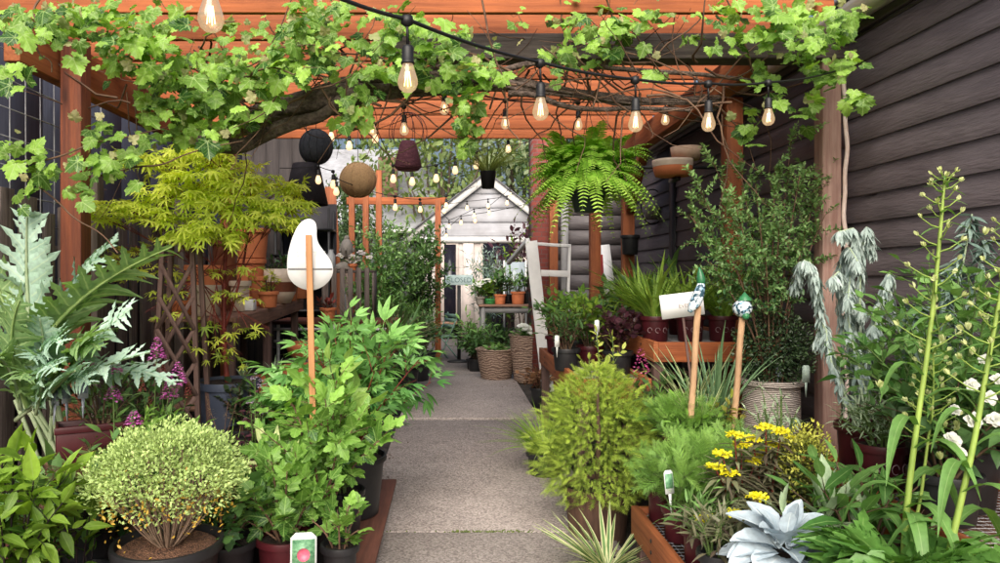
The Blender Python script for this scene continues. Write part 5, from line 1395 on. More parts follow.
# dried fern over it
t, z0 = ppot('dead_fern', 'brown dried fern plant flopped beside the plant labels', 'potted plant', (P(88, 460, 2.95)[0], 2.95, .126), .12, .46, BLACKP)
fr_ = combine([(lam(NARROW, 0, .1), (0, .06 * i + .05, 0), s * 1.0, .3 - .012 * i, 0) for i in range(15) for s in (-1, 1)] + [(lam([(0, .008), (1, .004)], 0, 0), (0, 0, 0), 0, 1, 0)])
mb = MB(); n = 26; a = rng.uniform(0, 6.28, n); scatter(mb, [fr_], np.zeros((n, 3)) + (0, 0, z0 + .12), np.c_[np.cos(a), np.sin(a), rng.uniform(-.1, .5, n)], np.array((0, 0, 1.)) + rng.normal(0, .3, (n, 3)), rng.uniform(.15, .28, n), rng.uniform(0, 1, n)); mb.build('fronds', DEAD, t, smooth=True)
# maroon planter box with three labels
y = 3.15; c = P(90, 420, y); t = thing('window_box', 'maroon rectangular planter box carrying three blue plant labels', 'planter', (c[0], y + .1, .672), R(30))
mb = MB(); w_, d_, h_ = .18, .08, .17
mb.box(-w_, w_, -d_, -d_ + .012, 0, h_); mb.box(-w_, w_, d_ - .012, d_, 0, h_); mb.box(-w_, -w_ + .012, -d_ + .012, d_ - .012, 0, h_ - .001); mb.box(w_ - .012, w_, -d_ + .012, d_ - .012, 0, h_ - .001); mb.box(-w_ + .012, w_ - .012, -d_ + .012, d_ - .012, 0.001, .02); mb.box(-w_ - .008, w_ + .008, -d_ - .008, -d_ - .0005, h_ - .03, h_)
mb.build('box', MAROON, t, bevel=.003); MB().box(-w_ + .013, w_ - .013, -d_ + .013, d_ - .013, .021, h_ - .03).build('soil', SOIL, t)
shrub(t, h_ - .03, 12, .22, .2, 'lance', G_CARDG, .03, .07, twigs=3, tl=.06, Ry=.07)
bx_ = thing('wooden_box', 'rough wooden box holding up the maroon planter box', 'box', (c[0], y + .1, .126), R(30))
for z in (.0, .19, .38): MB().box(-.25, .25, -.15, -.135, z, z + .165).build('plank', BROWNW_Y, bx_, bevel=.003); MB().box(-.25, .25, .135, .15, z, z + .165).build('plank', BROWNW_Y, bx_, bevel=.003)
for x in (-.25, .235): MB().box(x, x + .015, -.134, .134, 0, .533).build('end_panel', BROWNW_Y, bx_)
for i, (px, py, lb) in enumerate(((54, 404, 'silver blue plant label leftmost of the three in the maroon box'), (67, 400, 'narrow plant label in the middle of the three in the maroon box'), (83, 397, 'blue picture plant label rightmost of the three in the maroon box'))):
    q = P(px, py, 3.08); plant_tag(lb, q - (0, 0, .06), .15 if i != 1 else .13, .02, R(-15 + 20 * i) + (.9 if i == 1 else 0), CLTAG, (LPIC2, None), tilt=R(-6))
# pink veronica / salvia clumps
def flowered(label, px, Y, z, H, Rx, mat, petal, n, fl, kind='wlance', size=.06, r=.024, L=.12, spn=70, pmat=BLACKP, rt=.12, h=.2):
    x = (px - CX) / FPX * Y; t, z0 = ppot('flowering_plant', label, 'potted plant', (x, Y, z), rt, h, pmat)
    shrub(t, z0, n, H, Rx, kind, mat, .019, size, smat=STEMG, twigs=7, tl=.12, zone=.1, tones_=(.2, .95))
    ms = MB(); mp = MB()
    for fx, fy in fl:
        q = P(fx, fy, Y - .05) - (x, Y, z); b0 = np.array((q[0] * .5, q[1], z0 + H * .5)); ms.tube(bez(b0, (b0 + q) / 2 + (0, 0, .05), q, 6), .004, .002, 5); mp = MB(); spike(mp, q - (0, 0, L * .5), q + (0, 0, L * .5), r, spn); mp.build('flower_spike', petal, t, smooth=True)
    ms.build('flower_stem', STEMG, t, smooth=True); return t, z0
flowered('leafy plant with two upright magenta flower spikes before the lattice', 152, 3.35, .126, .62, .2, G_NINE, MAG, 14, [(157, 349), (178, 374), (170, 388)], L=.11, r=.042, spn=110)
flowered('dark leafy plant with three magenta flower heads behind the labels', 122, 3.2, .126, .62, .2, G_MID, MAG, 14, [(113, 394), (134, 419), (113, 366)], L=.07, r=.042, spn=90)
flowered('low dark plant with dull red flower spikes beside the black maple pot', 165, 3.9, .126, .42, .18, G_MID, leafm('rust_petal', (.2, .04, .04), (.4, .12, .1), trans=.2), 14, [(142, 385), (150, 404), (163, 372), (188, 390)], L=.08, r=.014)
simple('dark foliage plant filling the gap in front of the lattice', 130, 4.2, .126, .16, .25, BLACKP, 14, .62, .28, 'ellip', G_DARK, .025, .06, twigs=6, tl=.15)
# grass spike and lilac stalk
t, z0 = ppot('grass_plant', 'thin tan grass spikes standing before the large black pot', 'potted plant', (P(226, 470, 3.9)[0], 3.9, .126), .11, .2, BLACKP)
blades(t, z0, 26, .42, G_GRASS, .5, .5); mb = MB(); mp = MB()
for a_, b_ in (((222, 450), (238, 398)), ((222, 450), (228, 402)), ((224, 455), (206, 396))):
    p = bez(P(*a_, 3.85), P((a_[0] + b_[0]) / 2, (a_[1] + b_[1]) / 2, 3.85), P(*b_, 3.85), 6) - (P(226, 470, 3.9)[0], 3.9, .126); mb.tube(p, .003, .001, 4); mp = MB(); spike(mp, p[3], p[5], .008, 30, .02, 'narrow'); mp.build('seed_head', leafm('tan_seed', (.35, .2, .1), (.55, .36, .18), trans=.2), t)
mb.build('flower_stem', CANE, t)
flowered('slender dark stalk with small lilac flowers beside the black maple pot', 258, 3.85, .126, .62, .07, G_PURP, LILAC, 5, [(255, 378), (262, 384), (250, 400), (264, 410)], kind='ovate', size=.035, L=.05, r=.028, spn=30, rt=.09)
t, z0 = simple('cream and green hosta like plant at the foot of the peony', 270, 3.5, .126, .13, .24, BLACKP, 8, .3, .13, 'wlance', G_CREAM, .05, .16, smat=STEMG, twigs=2, tl=.06, upw=.3)
# peony and ninebark group by the path
t, z0 = simple('large dark green peony with deeply cut leaves beside the path', 350, 4.15, .126, .21, .34, BLACKP, 23, .86, .52, 'peony', G_PEONY, .07, .175, smat=STEMR, twigs=4, tl=.16, sr=.006, hmin=.45, upw=.1, jit=.2, upj=.3, tones_=(.1, .9), zone=.35)
simple('second peony with cut leaves behind the leaf sign stake', 300, 4.1, .126, .18, .3, BLACKP, 12, .5, .3, 'peony', G_PEONY, .08, .19, smat=STEMR, twigs=4, tl=.15, hmin=.5, tones_=(.1, .8), zone=.3)
simple('lime green shrub with soft heart shaped leaves in front of the peony', 340, 3.75, .126, .13, .26, BLACKP, 6, .82, .15, 'heart', G_LIME, .07, .10, smat=STEMG, twigs=2, tl=.1, upv=(0, -.5, 1), tones_=(.3, 1))
t, z0 = simple('tall ninebark with fresh lobed leaves and brown stems at the path edge', 325, 3.5, .126, .15, .27, BLACKP, 15, .66, .31, 'nine', G_NINE, .026, .078, smat=CANE, twigs=4, tl=.14, sr=.006, hmin=.5, upv=(0, -.35, 1), upw=.05, tones_=(.2, .95))
simple('low ninebark with lobed leaves in a dark red pot beside the rose label', 285, 3.2, .126, .13, .22, MAROON, 13, .42, .27, 'nine', G_NINE, .026, .075, smat=CANE, twigs=4, tl=.12, hmin=.4, upv=(0, -.4, 1), tones_=(.1, .8))
simple('dark leafy plant hugging the ground right of the domed shrub', 225, 3.15, .126, .14, .22, BLACKP, 11, .36, .24, 'nine', G_MID, .035, .075, smat=CANE, twigs=4, tl=.11, hmin=.4, tones_=(0, .7))
simple('small lobed plant in a black pot at the deck corner by the path', 340, 3.15, .126, .085, .2, BLACKP, 6, .2, .14, 'nine', G_NINE, .035, .07, smat=CANE, twigs=3, tl=.08, tones_=(.1, .7))
plant_tag('white plant label with a pink rose picture at the bottom edge', P(303, 604, 2.85), .27, .052, R(8), WTAG, (LPIC, PINK), tilt=R(-10))
# the terracotta and dark little plants under the bench
simple('small dark leafed plant right of the maple pot below the terracotta pots', 245, 4.75, .311, .12, .18, BLACKP, 10, .36, .17, 'round', G_BOXD, .022, .04, twigs=6, tl=.1)
for px, Y, z, lb in ((247.1, 5.85, .6, 'succulent rosette in the pot under the bench left end'), (277.2, 6.25, .6, 'spiky little plant growing in the middle low terracotta pot'),):
    t, z0 = ppot('succulent', lb, 'potted plant', ((px - CX) / FPX * Y, Y - .1, z), .07, .08, TERRA); blades(t, z0, 22, .13, G_SAGE, 2.2, .9, (.1, .2), .01)
t, z0 = ppot('succulent', 'pale blue succulent in a terracotta trough beside the lattice', 'potted plant', (-2.2, 5.9, bz(5.9)), .12, .12, TERRA); blades(t, z0, 30, .12, G_BLUE, 3, 1.1, (.1, .2), .03)
simple('yellow green seedling tree sprouting on the bench behind the maple', 268, 6.7, bz(6.7), .1, .15, TERRA, 5, .2, .12, 'jmaple', G_MAPLE2, .04, .05, twigs=2, tl=.06)
simple('dark shrub in a bowl standing on the bench before the shelving', 285, 7.6, bz(7.6), .15, .2, TERRA, 10, .35, .2, 'ellip', G_DARK, .03, .06, twigs=5, tl=.1)

# ------------------------------------------------------------------ left middle distance
def far(label, px, Y, H, Rx, kind, mat, spacing, size, n=14, z=0.0, rt=.2, h=.3, twigs=7, tl=.3, pot=BLACKP, name='potted_shrub', **k):
    return simple(label, px, Y, z, rt, h, pot, n, H, Rx, kind, mat, spacing, size, name=name, twigs=twigs, tl=tl, **k)
far('tall airy evergreen shrub in front of the cedar frame', 392, 11.0, 2.25, .62, 'ellip', G_BOX, .016, .065, 24, hmin=.6, tones_=(.05, .75))
far('dark climbing shrub at the right corner of the cedar frame', 424, 11.3, 2.1, .32, 'ellip', G_DARK, .017, .07, 18, hmin=.7)
far('bushy mid green shrub beneath the tall evergreen', 385, 9.9, 1.15, .42, 'wlance', G_MID, .028, .085, 16, hmin=.6)
far('dark shrub behind the slat bench end', 372, 10.6, 1.6, .4, 'ellip', G_MID, .018, .07, 16, hmin=.6, tones_=(0, .7))
far('broad leaved green shrub near the green folding chair', 414, 10.8, .9, .34, 'wlance', G_MID, .028, .08, 14, hmin=.6)
far('bronze red leaved shrub at the edge of the path', 404, 9.2, .7, .28, 'ellip', G_REDL, .025, .06, 14, hmin=.6)
far('dark green shrub in a square black pot next to the path', 417, 10.0, .72, .24, 'ellip', G_DARK, .024, .065, 14, hmin=.6)
far('round dark shrub behind the peony beside the path', 392, 7.8, .55, .3, 'ellip', G_DARK, .03, .08, 14, hmin=.5)
t, z0 = ppot('grass_plant', 'arching bronze green grass by the white bench frame', 'potted plant', ((378 - CX) / FPX * 8.3, 8.3, 0), .16, .5, BLACKP); blades(t, z0, 70, .65, leafm('bronze_blade', (.09, .08, .03), (.3, .27, .13)), .9, .8)
t, z0 = ppot('grass_plant', 'dark strappy plant in front of the tall evergreen shrub', 'potted plant', ((398 - CX) / FPX * 8.9, 8.9, 0), .16, .45, BLACKP); blades(t, z0, 60, .7, G_DARK, 1.6, .7)
t, z0 = ppot('grass_plant', 'pale grey edged strappy plant left of the bronze shrub', 'potted plant', ((386 - CX) / FPX * 7.7, 7.7, 0), .14, .45, BLACKP); blades(t, z0, 50, .5, G_IRIS, 1.0, .9)
far('dark green shrub in shade beneath the slat bench', 335, 8.0, .55, .34, 'ovate', G_MID, .035, .09, 14)
t, z0 = ppot('red_leaf_plant', 'small red leaved plant on the bench below the crate', 'potted plant', ((328 - CX) / FPX * 8.45, 8.45, .966), .1, .15, TERRA); shrub(t, z0, 8, .14, .12, 'ellip', leafm('crimson_leaf', (.1, .015, .015), (.3, .05, .04)), .03, .06, twigs=3, tl=.06)
t, z0 = ppot('flowering_plant', 'white flowered plant standing in front of the stone bust', 'potted plant', ((352 - CX) / FPX * 8.75, 8.8, 1.557), .06, .08, TERRA); [bloom(t, np.array((rng.normal(0, .1), rng.normal(0, .04), z0 + .1 + rng.normal(0, .03))), .05, leafm('pale_lilac_petal', (.5, .45, .52), (.75, .72, .75)), 9) for _ in range(9)]; shrub(t, z0, 8, .1, .12, 'ellip', G_MID, .04, .05, twigs=2, tl=.05)

# ------------------------------------------------------------------ middle right, around the table
far('feathery blue grey shrub in front of the cream doors', 487, 12.9, 1.9, .32, 'lance', G_BLUE, .04, .1, 16, hmin=.6, tl=.35, smat=STEMG)
far('purple leaved small tree at the right end of the grey house', 523, 13.5, 2.5, .5, 'ellip', G_PURP, .07, .12, 12, hmin=.6, tl=.4, tones_=(.1, .9))
far('yellow green shrub beside the cream wall', 509, 14.2, 1.9, .4, 'wlance', G_HYD, .06, .13, 12, hmin=.6)
far('low green shrub left of the potting table', 473, 11.2, .6, .12, 'wlance', G_MID, .035, .1, 10, rt=.11, h=.2)
far('dark shrub in the black pot below the table', 476, 11.0, .3, .16, 'ellip', G_DARK, .03, .08, 12, rt=.13, h=.22)
far('dark plant standing under the potting table', 503, 11.7, .4, .22, 'ellip', G_DARK, .04, .09, 12, rt=.15, h=.2)
zt2 = zt + .001
for i, (px, dy, lb, r_, h_, m_, kind, gm_) in enumerate(((490, 0, 'bright green plant in a shallow green tray on the potting table', .12, .09, pm('green_tray', (.06, .35, .10), (.04, .26, .07), 6, .4), 'ellip', G_HYD), (500, -.1, 'dark leafed plant in a terracotta pot at the table centre', .1, .16, TERRA, 'ellip', G_DARK), (508, .15, 'leafy plant in a black pot on the potting table', .09, .15, BLACKP, 'wlance', G_MID),
                                                      (518, -.05, 'strappy green plant in the right terracotta pot on the table', .12, .2, TERRA, 'wlance', G_MID), (527, .1, 'tall dark green plant at the right end of the table', .1, .2, BLACKP, 'wlance', G_DARK))):
    simple(lb, px, tY + dy, zt2, r_, h_, m_, 8, .3 + .1 * (i % 3), .16, kind, gm_, .03, .1, twigs=4, tl=.1)
for px, lb in ((480, 'white trumpet flowered plant at the left end of the table'),):
    t, z0 = simple(lb, px, tY - .1, zt2, .08, .12, STONE, 8, .25, .14, 'ellip', G_MID, .03, .08, twigs=3, tl=.1)
    [bloom(t, np.array((rng.normal(0, .08), rng.normal(-.05, .05), z0 + .25 + rng.normal(0, .06))), .06, WPET, 8) for _ in range(6)]
# basket planting: things of their own
def nested(label, loc, n, H, Rx, kind, mat, sp_, size, name='basket_plant', **k):
    t = thing(name, label, 'plant', loc); shrub(t, 0, n, H, Rx, kind, mat, sp_, size, **k); return t
nested('ivy like green plant growing out of the shorter basket', P(496, 377, 10.2) * (1, 1, 0) + (0, 0, .36), 12, .16, .2, 'heart', G_MID, .035, .06, twigs=5, tl=.08)
t = nested('white flowered plant growing out of the taller basket', P(527, 377, 10.0) * (1, 1, 0) + (0, 0, .54), 10, .26, .2, 'ovate', G_MID, .035, .08, twigs=4, tl=.1)
[bloom(t, np.array((x_, -.16, z_)), .09, WPET, 8) for x_, z_ in ((0, .2), (.07, .15), (-.06, .25))]
t, z0 = ppot('dried_plant', 'dried tan seed head plant at the end of the cedar bench edge', 'potted plant', (P(540, 390, 8.2)[0], 8.2, 0), .12, .22, BLACKP); shrub(t, z0, 10, .25, .2, 'ovate', DEAD, .03, .08, twigs=5, tl=.1)

# ------------------------------------------------------------------ right side, middle
t, z0 = ppot('golden_conifer', 'rounded golden spruce in a brown pot beside the path', 'potted plant', (P(597, 540, 4.1)[0], 4.1, 0), .2, .31, pm('bark_brown_pot', (.13, .07, .045), (.06, .032, .022), 5, .8, .4, (6, 6, 1)))
MB().tube([(0, 0, z0 - .05), (.01, 0, z0 + .3), (0, 0, .95)], .02, .006, 7).build('trunk', STEMB, t, smooth=True)
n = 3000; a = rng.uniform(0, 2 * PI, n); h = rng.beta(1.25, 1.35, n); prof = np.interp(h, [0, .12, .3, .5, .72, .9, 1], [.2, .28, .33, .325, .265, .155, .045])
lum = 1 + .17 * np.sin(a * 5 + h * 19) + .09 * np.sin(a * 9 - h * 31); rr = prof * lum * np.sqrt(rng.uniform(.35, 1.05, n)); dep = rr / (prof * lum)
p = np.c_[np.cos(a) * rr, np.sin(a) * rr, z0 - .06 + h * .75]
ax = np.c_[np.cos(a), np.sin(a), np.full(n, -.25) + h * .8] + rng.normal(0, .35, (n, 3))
mb = MB(); scatter(mb, SHOOT, p, ax, rng.normal(0, .3, (n, 3)) + (0, 0, 1), rng.uniform(.06, .095, n), np.clip(dep * 2.1 - 1.3 + rng.normal(0, .16, n) + .15 * (h - .3), 0, 1)); mb.build('foliage', G_GOLD, t, smooth=False)  # inner shoots toned darker: shade inside the crown put into the colour
simple('airy yellow green shrub rising behind the golden spruce', 606, 4.6, 0, .13, .28, BLACKP, 8, .96, .17, 'ellip', leafm('yellow_green', (.13, .19, .02), (.44, .5, .1), trans=.3), .022, .045, smat=STEMG, twigs=6, tl=.12, tones_=(.3, 1))
t, z0 = ppot('yucca', 'cream striped spiky yucca at the bottom edge of the path', 'potted plant', (P(607, 560, 3.45)[0], 3.45, 0), .1, .12, BLACKP); blades(t, z0 - .02, 48, .33, G_VAR, 1.6, 1.7, (.02, .1, .25), .02)
t, z0 = ppot('sedge_plant', 'fine green tufted sedge at the path edge left of the spruce', 'potted plant', (P(545, 425, 5.3)[0], 5.3, 0), .14, .2, BLACKP); blades(t, z0, 260, .32, G_GRASS, .5, .9, (.3, .6, .9), .05)
# on the long cedar bench by the path
zE_ = .773
for i, (px, Y, H, Rx, kind, gm_, sz, lb) in enumerate(((557, 6.6, .42, .2, 'ellip', G_MID, .08, 'leafy green plant at the far end of the cedar bench edge'), (575, 6.2, .46, .24, 'ovate', G_NINE, .085, 'fresh green camellia like plant on the cedar bench'), (590, 5.7, .4, .2, 'ellip', G_HYD, .075, 'bright leaved plant in the middle of the cedar bench'),
                                                     (566, 5.5, .3, .17, 'wlance', G_DARK, .07, 'low dark plant at the front edge of the cedar bench'), (624, 6.3, .5, .22, 'ellip', G_DARK, .075, 'dark glossy plant behind the cedar bench near the fern'), (618, 5.3, .34, .2, 'round', G_PURP, .055, 'purple leaved plant at the inner side of the cedar bench'))):
    simple(lb, px, Y, zE_ if px < 620 else .599, .11, .17, BLACKP if i % 2 else MAROON, 12, H, Rx, kind, gm_, .022, sz * .78, twigs=6, tl=.12, tones_=(.15, .95))
rs = thing('rear_staging', 'dark rear staging table carrying leafy plants by the far siding', 'table', (1.92, 7.3, 0)); MB().box(-.45, .44, -.34, .34, .5, .548).build('top_board', BROWNW_Y, rs)
for x in (-.4, .4):
    for y in (-.28, .28): MB().box(x - .03, x + .03, y - .03, y + .03, 0, .498).build('leg', BROWNW_Z, rs)
bsx = thing('staging_table', 'dark staging table behind the cedar bench edge', 'table', (1.62, 5.9, 0)); MB().box(-.22, .25, -1.0, .98, .56, .598).build('top_board', BROWNW_Y, bsx)
for x in (-.2, .2):
    for y in (-.95, .9): MB().box(x - .03, x + .03, y - .03, y + .03, 0, .558).build('leg', BROWNW_Z, bsx)
for q, lb in ((P(557, 345, 5.25), 'white plant label on the dark pot at the cedar bench edge'), (P(597, 330, 5.0), 'pale blue plant label above the golden spruce')):
    plant_tag(lb, q - (0, 0, .06), .13, .018, R(10), WTAG)
# grasses in maroon pots on the raised tray
for i, (px, Y, L, lb) in enumerate(((655, 5.25, .52, 'bright green upright grass in the maroon pot left of the white card'), (690, 5.3, .5, 'green grass in the maroon pot directly behind the white card'), (640, 5.9, .55, 'arching grass in a maroon pot at the back left of the cedar tray'), (722, 5.3, .5, 'lime grass in a maroon pot right of the carved stakes'), (680, 5.9, .55, 'tall grass in a maroon pot at the back of the cedar tray'))):
    x = (px - CX) / FPX * Y; t, z0 = ppot('grass_plant', lb, 'potted plant', (x, Y, 1.013), .11, .19, MAROON)
    blades(t, z0, 80, L * .72, G_GRASS, 1.2, .7, (.15, .45, .85), .06, tone=(.2, 1))
    if i in (0, 1, 3):
        mb = MB()
        for k in range(3):
            a0 = -2.2 + k * .55; q = np.linspace(0, 1.6 * PI, 14); cx, cz_ = a0, .09
            mb.tube(np.stack([.1025 * np.cos(a0 + .16 * np.cos(q)), .1025 * np.sin(a0 + .16 * np.cos(q)), .09 + .018 * np.sin(q)], 1), .002, n=4, cap=False)
        mb.build('swirl_mark', pm('pale_mark', (.42, .3, .32), (.36, .24, .26), 5, .5, 0), t)
simple('glossy camellia with a white bloom before the cedar post', 622, 7.2, .549, .18, .28, BLACKP, 10, .62, .3, 'ovate', G_DARK, .035, .11, twigs=5, tl=.16)
simple('large leaved green plant against the far siding', 668, 7.2, .549, .16, .28, BLACKP, 8, .85, .25, 'wlance', G_MID, .06, .2, twigs=3, tl=.15, tones_=(.1, .7))
simple('leafy shrub filling the corner by the white handrail', 590, 7.6, 0, .2, .32, BLACKP, 12, 1.06, .34, 'ellip', G_MID, .035, .1, twigs=6, tl=.16, tones_=(.1, .8))
simple('broad leaved plant behind the black post pot', 645, 7.45, .549, .16, .28, BLACKP, 9, .7, .26, 'wlance', G_LILY, .05, .18, twigs=3, tl=.15)
# pink foxglove
flowered('foxglove with a bright pink flower spike right of the golden spruce', 674, 4.0, .501, .2, .14, G_MID, HOTP, 8, [(641, 361)], L=.15, r=.05, spn=90, rt=.09, h=.12)
simple('small dark filler plant beside the foxglove', 655, 4.45, .501, .11, .14, BLACKP, 9, .26, .16, 'ellip', G_DARK, .03, .06, twigs=4, tl=.1)
simple('tan dried grassy plant left of the cedar tray', 640, 4.65, .501, .1, .16, BLACKP, 8, .2, .12, 'lance', DEAD, .03, .07, twigs=4, tl=.08)
# strappy iris plants round the stakes
for px, Y, L, n, lb in ((694, 4.25, .40, 30, 'blue green strappy plant left of the carved stakes'), (715, 4.1, .46, 40, 'upright blue green iris between the two carved stakes'), (700, 3.85, .3, 30, 'low striped strappy plant at the foot of the carved stakes')):
    t, z0 = ppot('iris_plant', lb, 'potted plant', ((px - CX) / FPX * Y, Y, .501), .1, .16, BLACKP); blades(t, z0, n, L, G_IRIS if L > .4 else G_VAR, .75, .6, (.02, .1, .3), .04)
simple('bronze and lime seedling plant between the two carved stakes', 725, 3.82, .501, .08, .12, BLACKP, 6, .3, .1, 'ellip', leafm('lime_bronze', (.2, .12, .04), (.42, .48, .08)), .03, .05, twigs=4, tl=.07)

# shrub in ridged white pot
def ridged():
    m, nt, bs, out = base_mat('ridged_white'); L = nt.links
    tc = nd(nt, 'ShaderNodeTexCoord'); wv = nd(nt, 'ShaderNodeTexWave', Scale=14.0, Distortion=3.5); wv.bands_direction = 'Z'; wv.inputs['Detail Scale'].default_value = 1.2
    mp = nd(nt, 'ShaderNodeMapping'); mp.inputs['Scale'].default_value = (.6, .6, 2.2); L.new(tc.outputs['Object'], mp.inputs[0]); L.new(mp.outputs[0], wv.inputs['Vector'])
    cr = nd(nt, 'ShaderNodeValToRGB'); e = cr.color_ramp.elements; e[0].color = (.26, .2, .17, 1); e[1].color = (.66, .58, .52, 1); e[1].position = .4
    L.new(wv.outputs['Fac'], cr.inputs[0]); L.new(cr.outputs[0], bs.inputs['Base Color']); bs.inputs['Roughness'].default_value = .7
    bp = nd(nt, 'ShaderNodeBump', Strength=.8, Distance=.01); L.new(wv.outputs['Fac'], bp.inputs['Height']); L.new(bp.outputs[0], bs.inputs['Normal'])
    return m
y = 4.3; c = P(771, 425, y); loc = (c[0], y, .501); O = np.array(loc)
t, z0 = ppot('box_shrub', 'tall upright small leaved shrub in a cream ridged pot', 'potted plant', loc, .18, .38, ridged(), rb=.165, rim=.018)
st = []; tw = []
for px, py, dy in ((700, 190, 0), (715, 165, .1), (735, 205, -.2), (755, 180, .1), (775, 165, 0), (792, 135, .05), (800, 175, -.1), (820, 185, 0), (825, 215, -.1), (700, 235, -.1), (725, 245, -.25), (780, 215, -.3), (745, 235, .2), (805, 240, -.15), (765, 250, -.3), (690, 215, .0), (710, 262, -.2), (822, 165, .1), (740, 170, .15), (760, 225, -.1)):
    e = P(px, py, y + dy) - O; p = bez((rng.normal(0, .025), rng.normal(0, .025), z0), (e[0] * .35, e[1] * .4, z0 + (e[2] - z0) * .55), e, 9); st.append(p - (0, 0, z0))
    for k in range(20):
        q, d = samp(p, np.array([rng.uniform(.5, 1)])); o = nrm(d[0] * .6 + rng.normal(0, .7, 3) + (0, 0, .3)); ln = rng.uniform(.06, .2); tw.append(bez(q[0], q[0] + o * ln * .5, q[0] + o * ln, 5) - (0, 0, z0))
stems(t, st, tw, CANE, .0065, .002, z0)
foliage(t, 'ellip', G_BOX, lift(tw, z0), .0056, .026, zone=.1, tl=(.2, .85), szj=.3, upj=.5)
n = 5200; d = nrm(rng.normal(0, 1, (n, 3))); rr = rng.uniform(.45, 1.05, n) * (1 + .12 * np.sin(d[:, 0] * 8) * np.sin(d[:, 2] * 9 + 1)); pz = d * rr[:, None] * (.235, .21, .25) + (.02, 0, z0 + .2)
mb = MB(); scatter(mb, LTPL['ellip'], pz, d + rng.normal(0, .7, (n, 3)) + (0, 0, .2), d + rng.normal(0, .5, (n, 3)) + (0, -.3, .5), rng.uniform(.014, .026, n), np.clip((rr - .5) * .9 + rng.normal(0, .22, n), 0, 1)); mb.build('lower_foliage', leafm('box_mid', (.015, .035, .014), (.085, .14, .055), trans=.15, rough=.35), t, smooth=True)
plant_tag('pale green upright plant label beside the cream ridged pot', P(806, 392, 4.05), .15, .02, R(-10), pm('pale_green_tag', (.5, .62, .52), (.4, .5, .44), 20, .4, 0))
plant_tag('small folded blue label inside the cream ridged pot', P(778, 378, 4.2), .07, .014, R(-35), CLTAG, tilt=R(-25))

# weeping silver plants beside the house wall
y = 3.4; c = P(845, 450, y); loc = (c[0], y - .15, .61); O = np.array(loc)
t, z0 = ppot('weeping_silver_plant', 'silver blue weeping plant with nodding shaggy heads beside the wall', 'potted plant', loc, .12, .22, MAROON)
sm = MB(); lf = MB()
for path_ in (((838, 420), (840, 300), (862, 226), (838, 232)), ((850, 420), (858, 300), (866, 215), (872, 250)), ((828, 420), (822, 330), (815, 262), (800, 262)), ((842, 420), (850, 330), (842, 268), (832, 278)), ((858, 420), (876, 320), (892, 262), (884, 300)), ((846, 420), (850, 350), (856, 300), (862, 310)), ((832, 420), (828, 360), (826, 320), (818, 340)), ((862, 430), (868, 360), (872, 320), (880, 335)), ((836, 420), (834, 300), (845, 240), (858, 262)), ((852, 420), (868, 330), (888, 280), (893, 320)), ((826, 420), (818, 300), (806, 250), (795, 285)), ((842, 420), (845, 300), (852, 255), (848, 300))):
    pp_ = [P(a, b, y + rng.uniform(-.12, .12)) - O for a, b in path_]; pp_[0] = np.array((rng.normal(0, .03), rng.normal(0, .03), z0))
    ln = smooth_pts(pp_); sm.tube(ln, .006, .003, 6)
    tt = rng.uniform(.12, 1, 380) ** .75; q, d = samp(ln, tt); a = rng.uniform(0, 6.28, len(tt)); out = np.c_[np.cos(a), np.sin(a), np.zeros(len(tt))]
    scatter(lf, LTPL['lance'] + LTPL['wlance'], q + out * .006, out * .5 + (0, 0, -1.0) + rng.normal(0, .2, (len(tt), 3)), out + (0, 0, .5), rng.uniform(.03, .07, len(tt)), np.clip(.35 + .4 * tt + rng.normal(0, .2, len(tt)), 0, 1), 1.15)
sm.build('stem', G_SAGE, t, smooth=True); lf.build('foliage', G_WEEP, t, smooth=True)
y = 3.0; c = P(950, 440, y); O = np.array((c[0], y, .62))
t, z0 = ppot('blue_spurge', 'blue green spurge with whorled leaves against the dark siding', 'potted plant', O, .1, .18, BLACKP)
sm = MB(); lf = MB()
for path_ in (((950, 400), (950, 330), (962, 270), (972, 214)), ((945, 400), (942, 330), (945, 290), (958, 262)), ((955, 400), (966, 330), (978, 270), (985, 240)), ((915, 420), (912, 360), (914, 320), (916, 305)), ((940, 400), (925, 350), (915, 330), (912, 318))):
    pp_ = [P(a, b, y) - O for a, b in path_]; pp_[0] = np.array((0, 0, z0)); ln = smooth_pts(pp_); sm.tube(ln, .006, .003, 6)
    tt = rng.uniform(.35, 1, 120); q, d = samp(ln, tt); a = np.arange(120) * 2.4; out = np.c_[np.cos(a), np.sin(a), np.zeros(120)]
    scatter(lf, LTPL['lance'], q, out + d * .2 + (0, 0, -.5) + rng.normal(0, .3, (120, 3)), d + rng.normal(0, .3, (120, 3)), rng.uniform(.05, .085, 120), rng.uniform(0, 1, 120), 1.2)
sm.build('stem', G_SAGE, t, smooth=True); lf.build('foliage', G_BLUE, t, smooth=True)

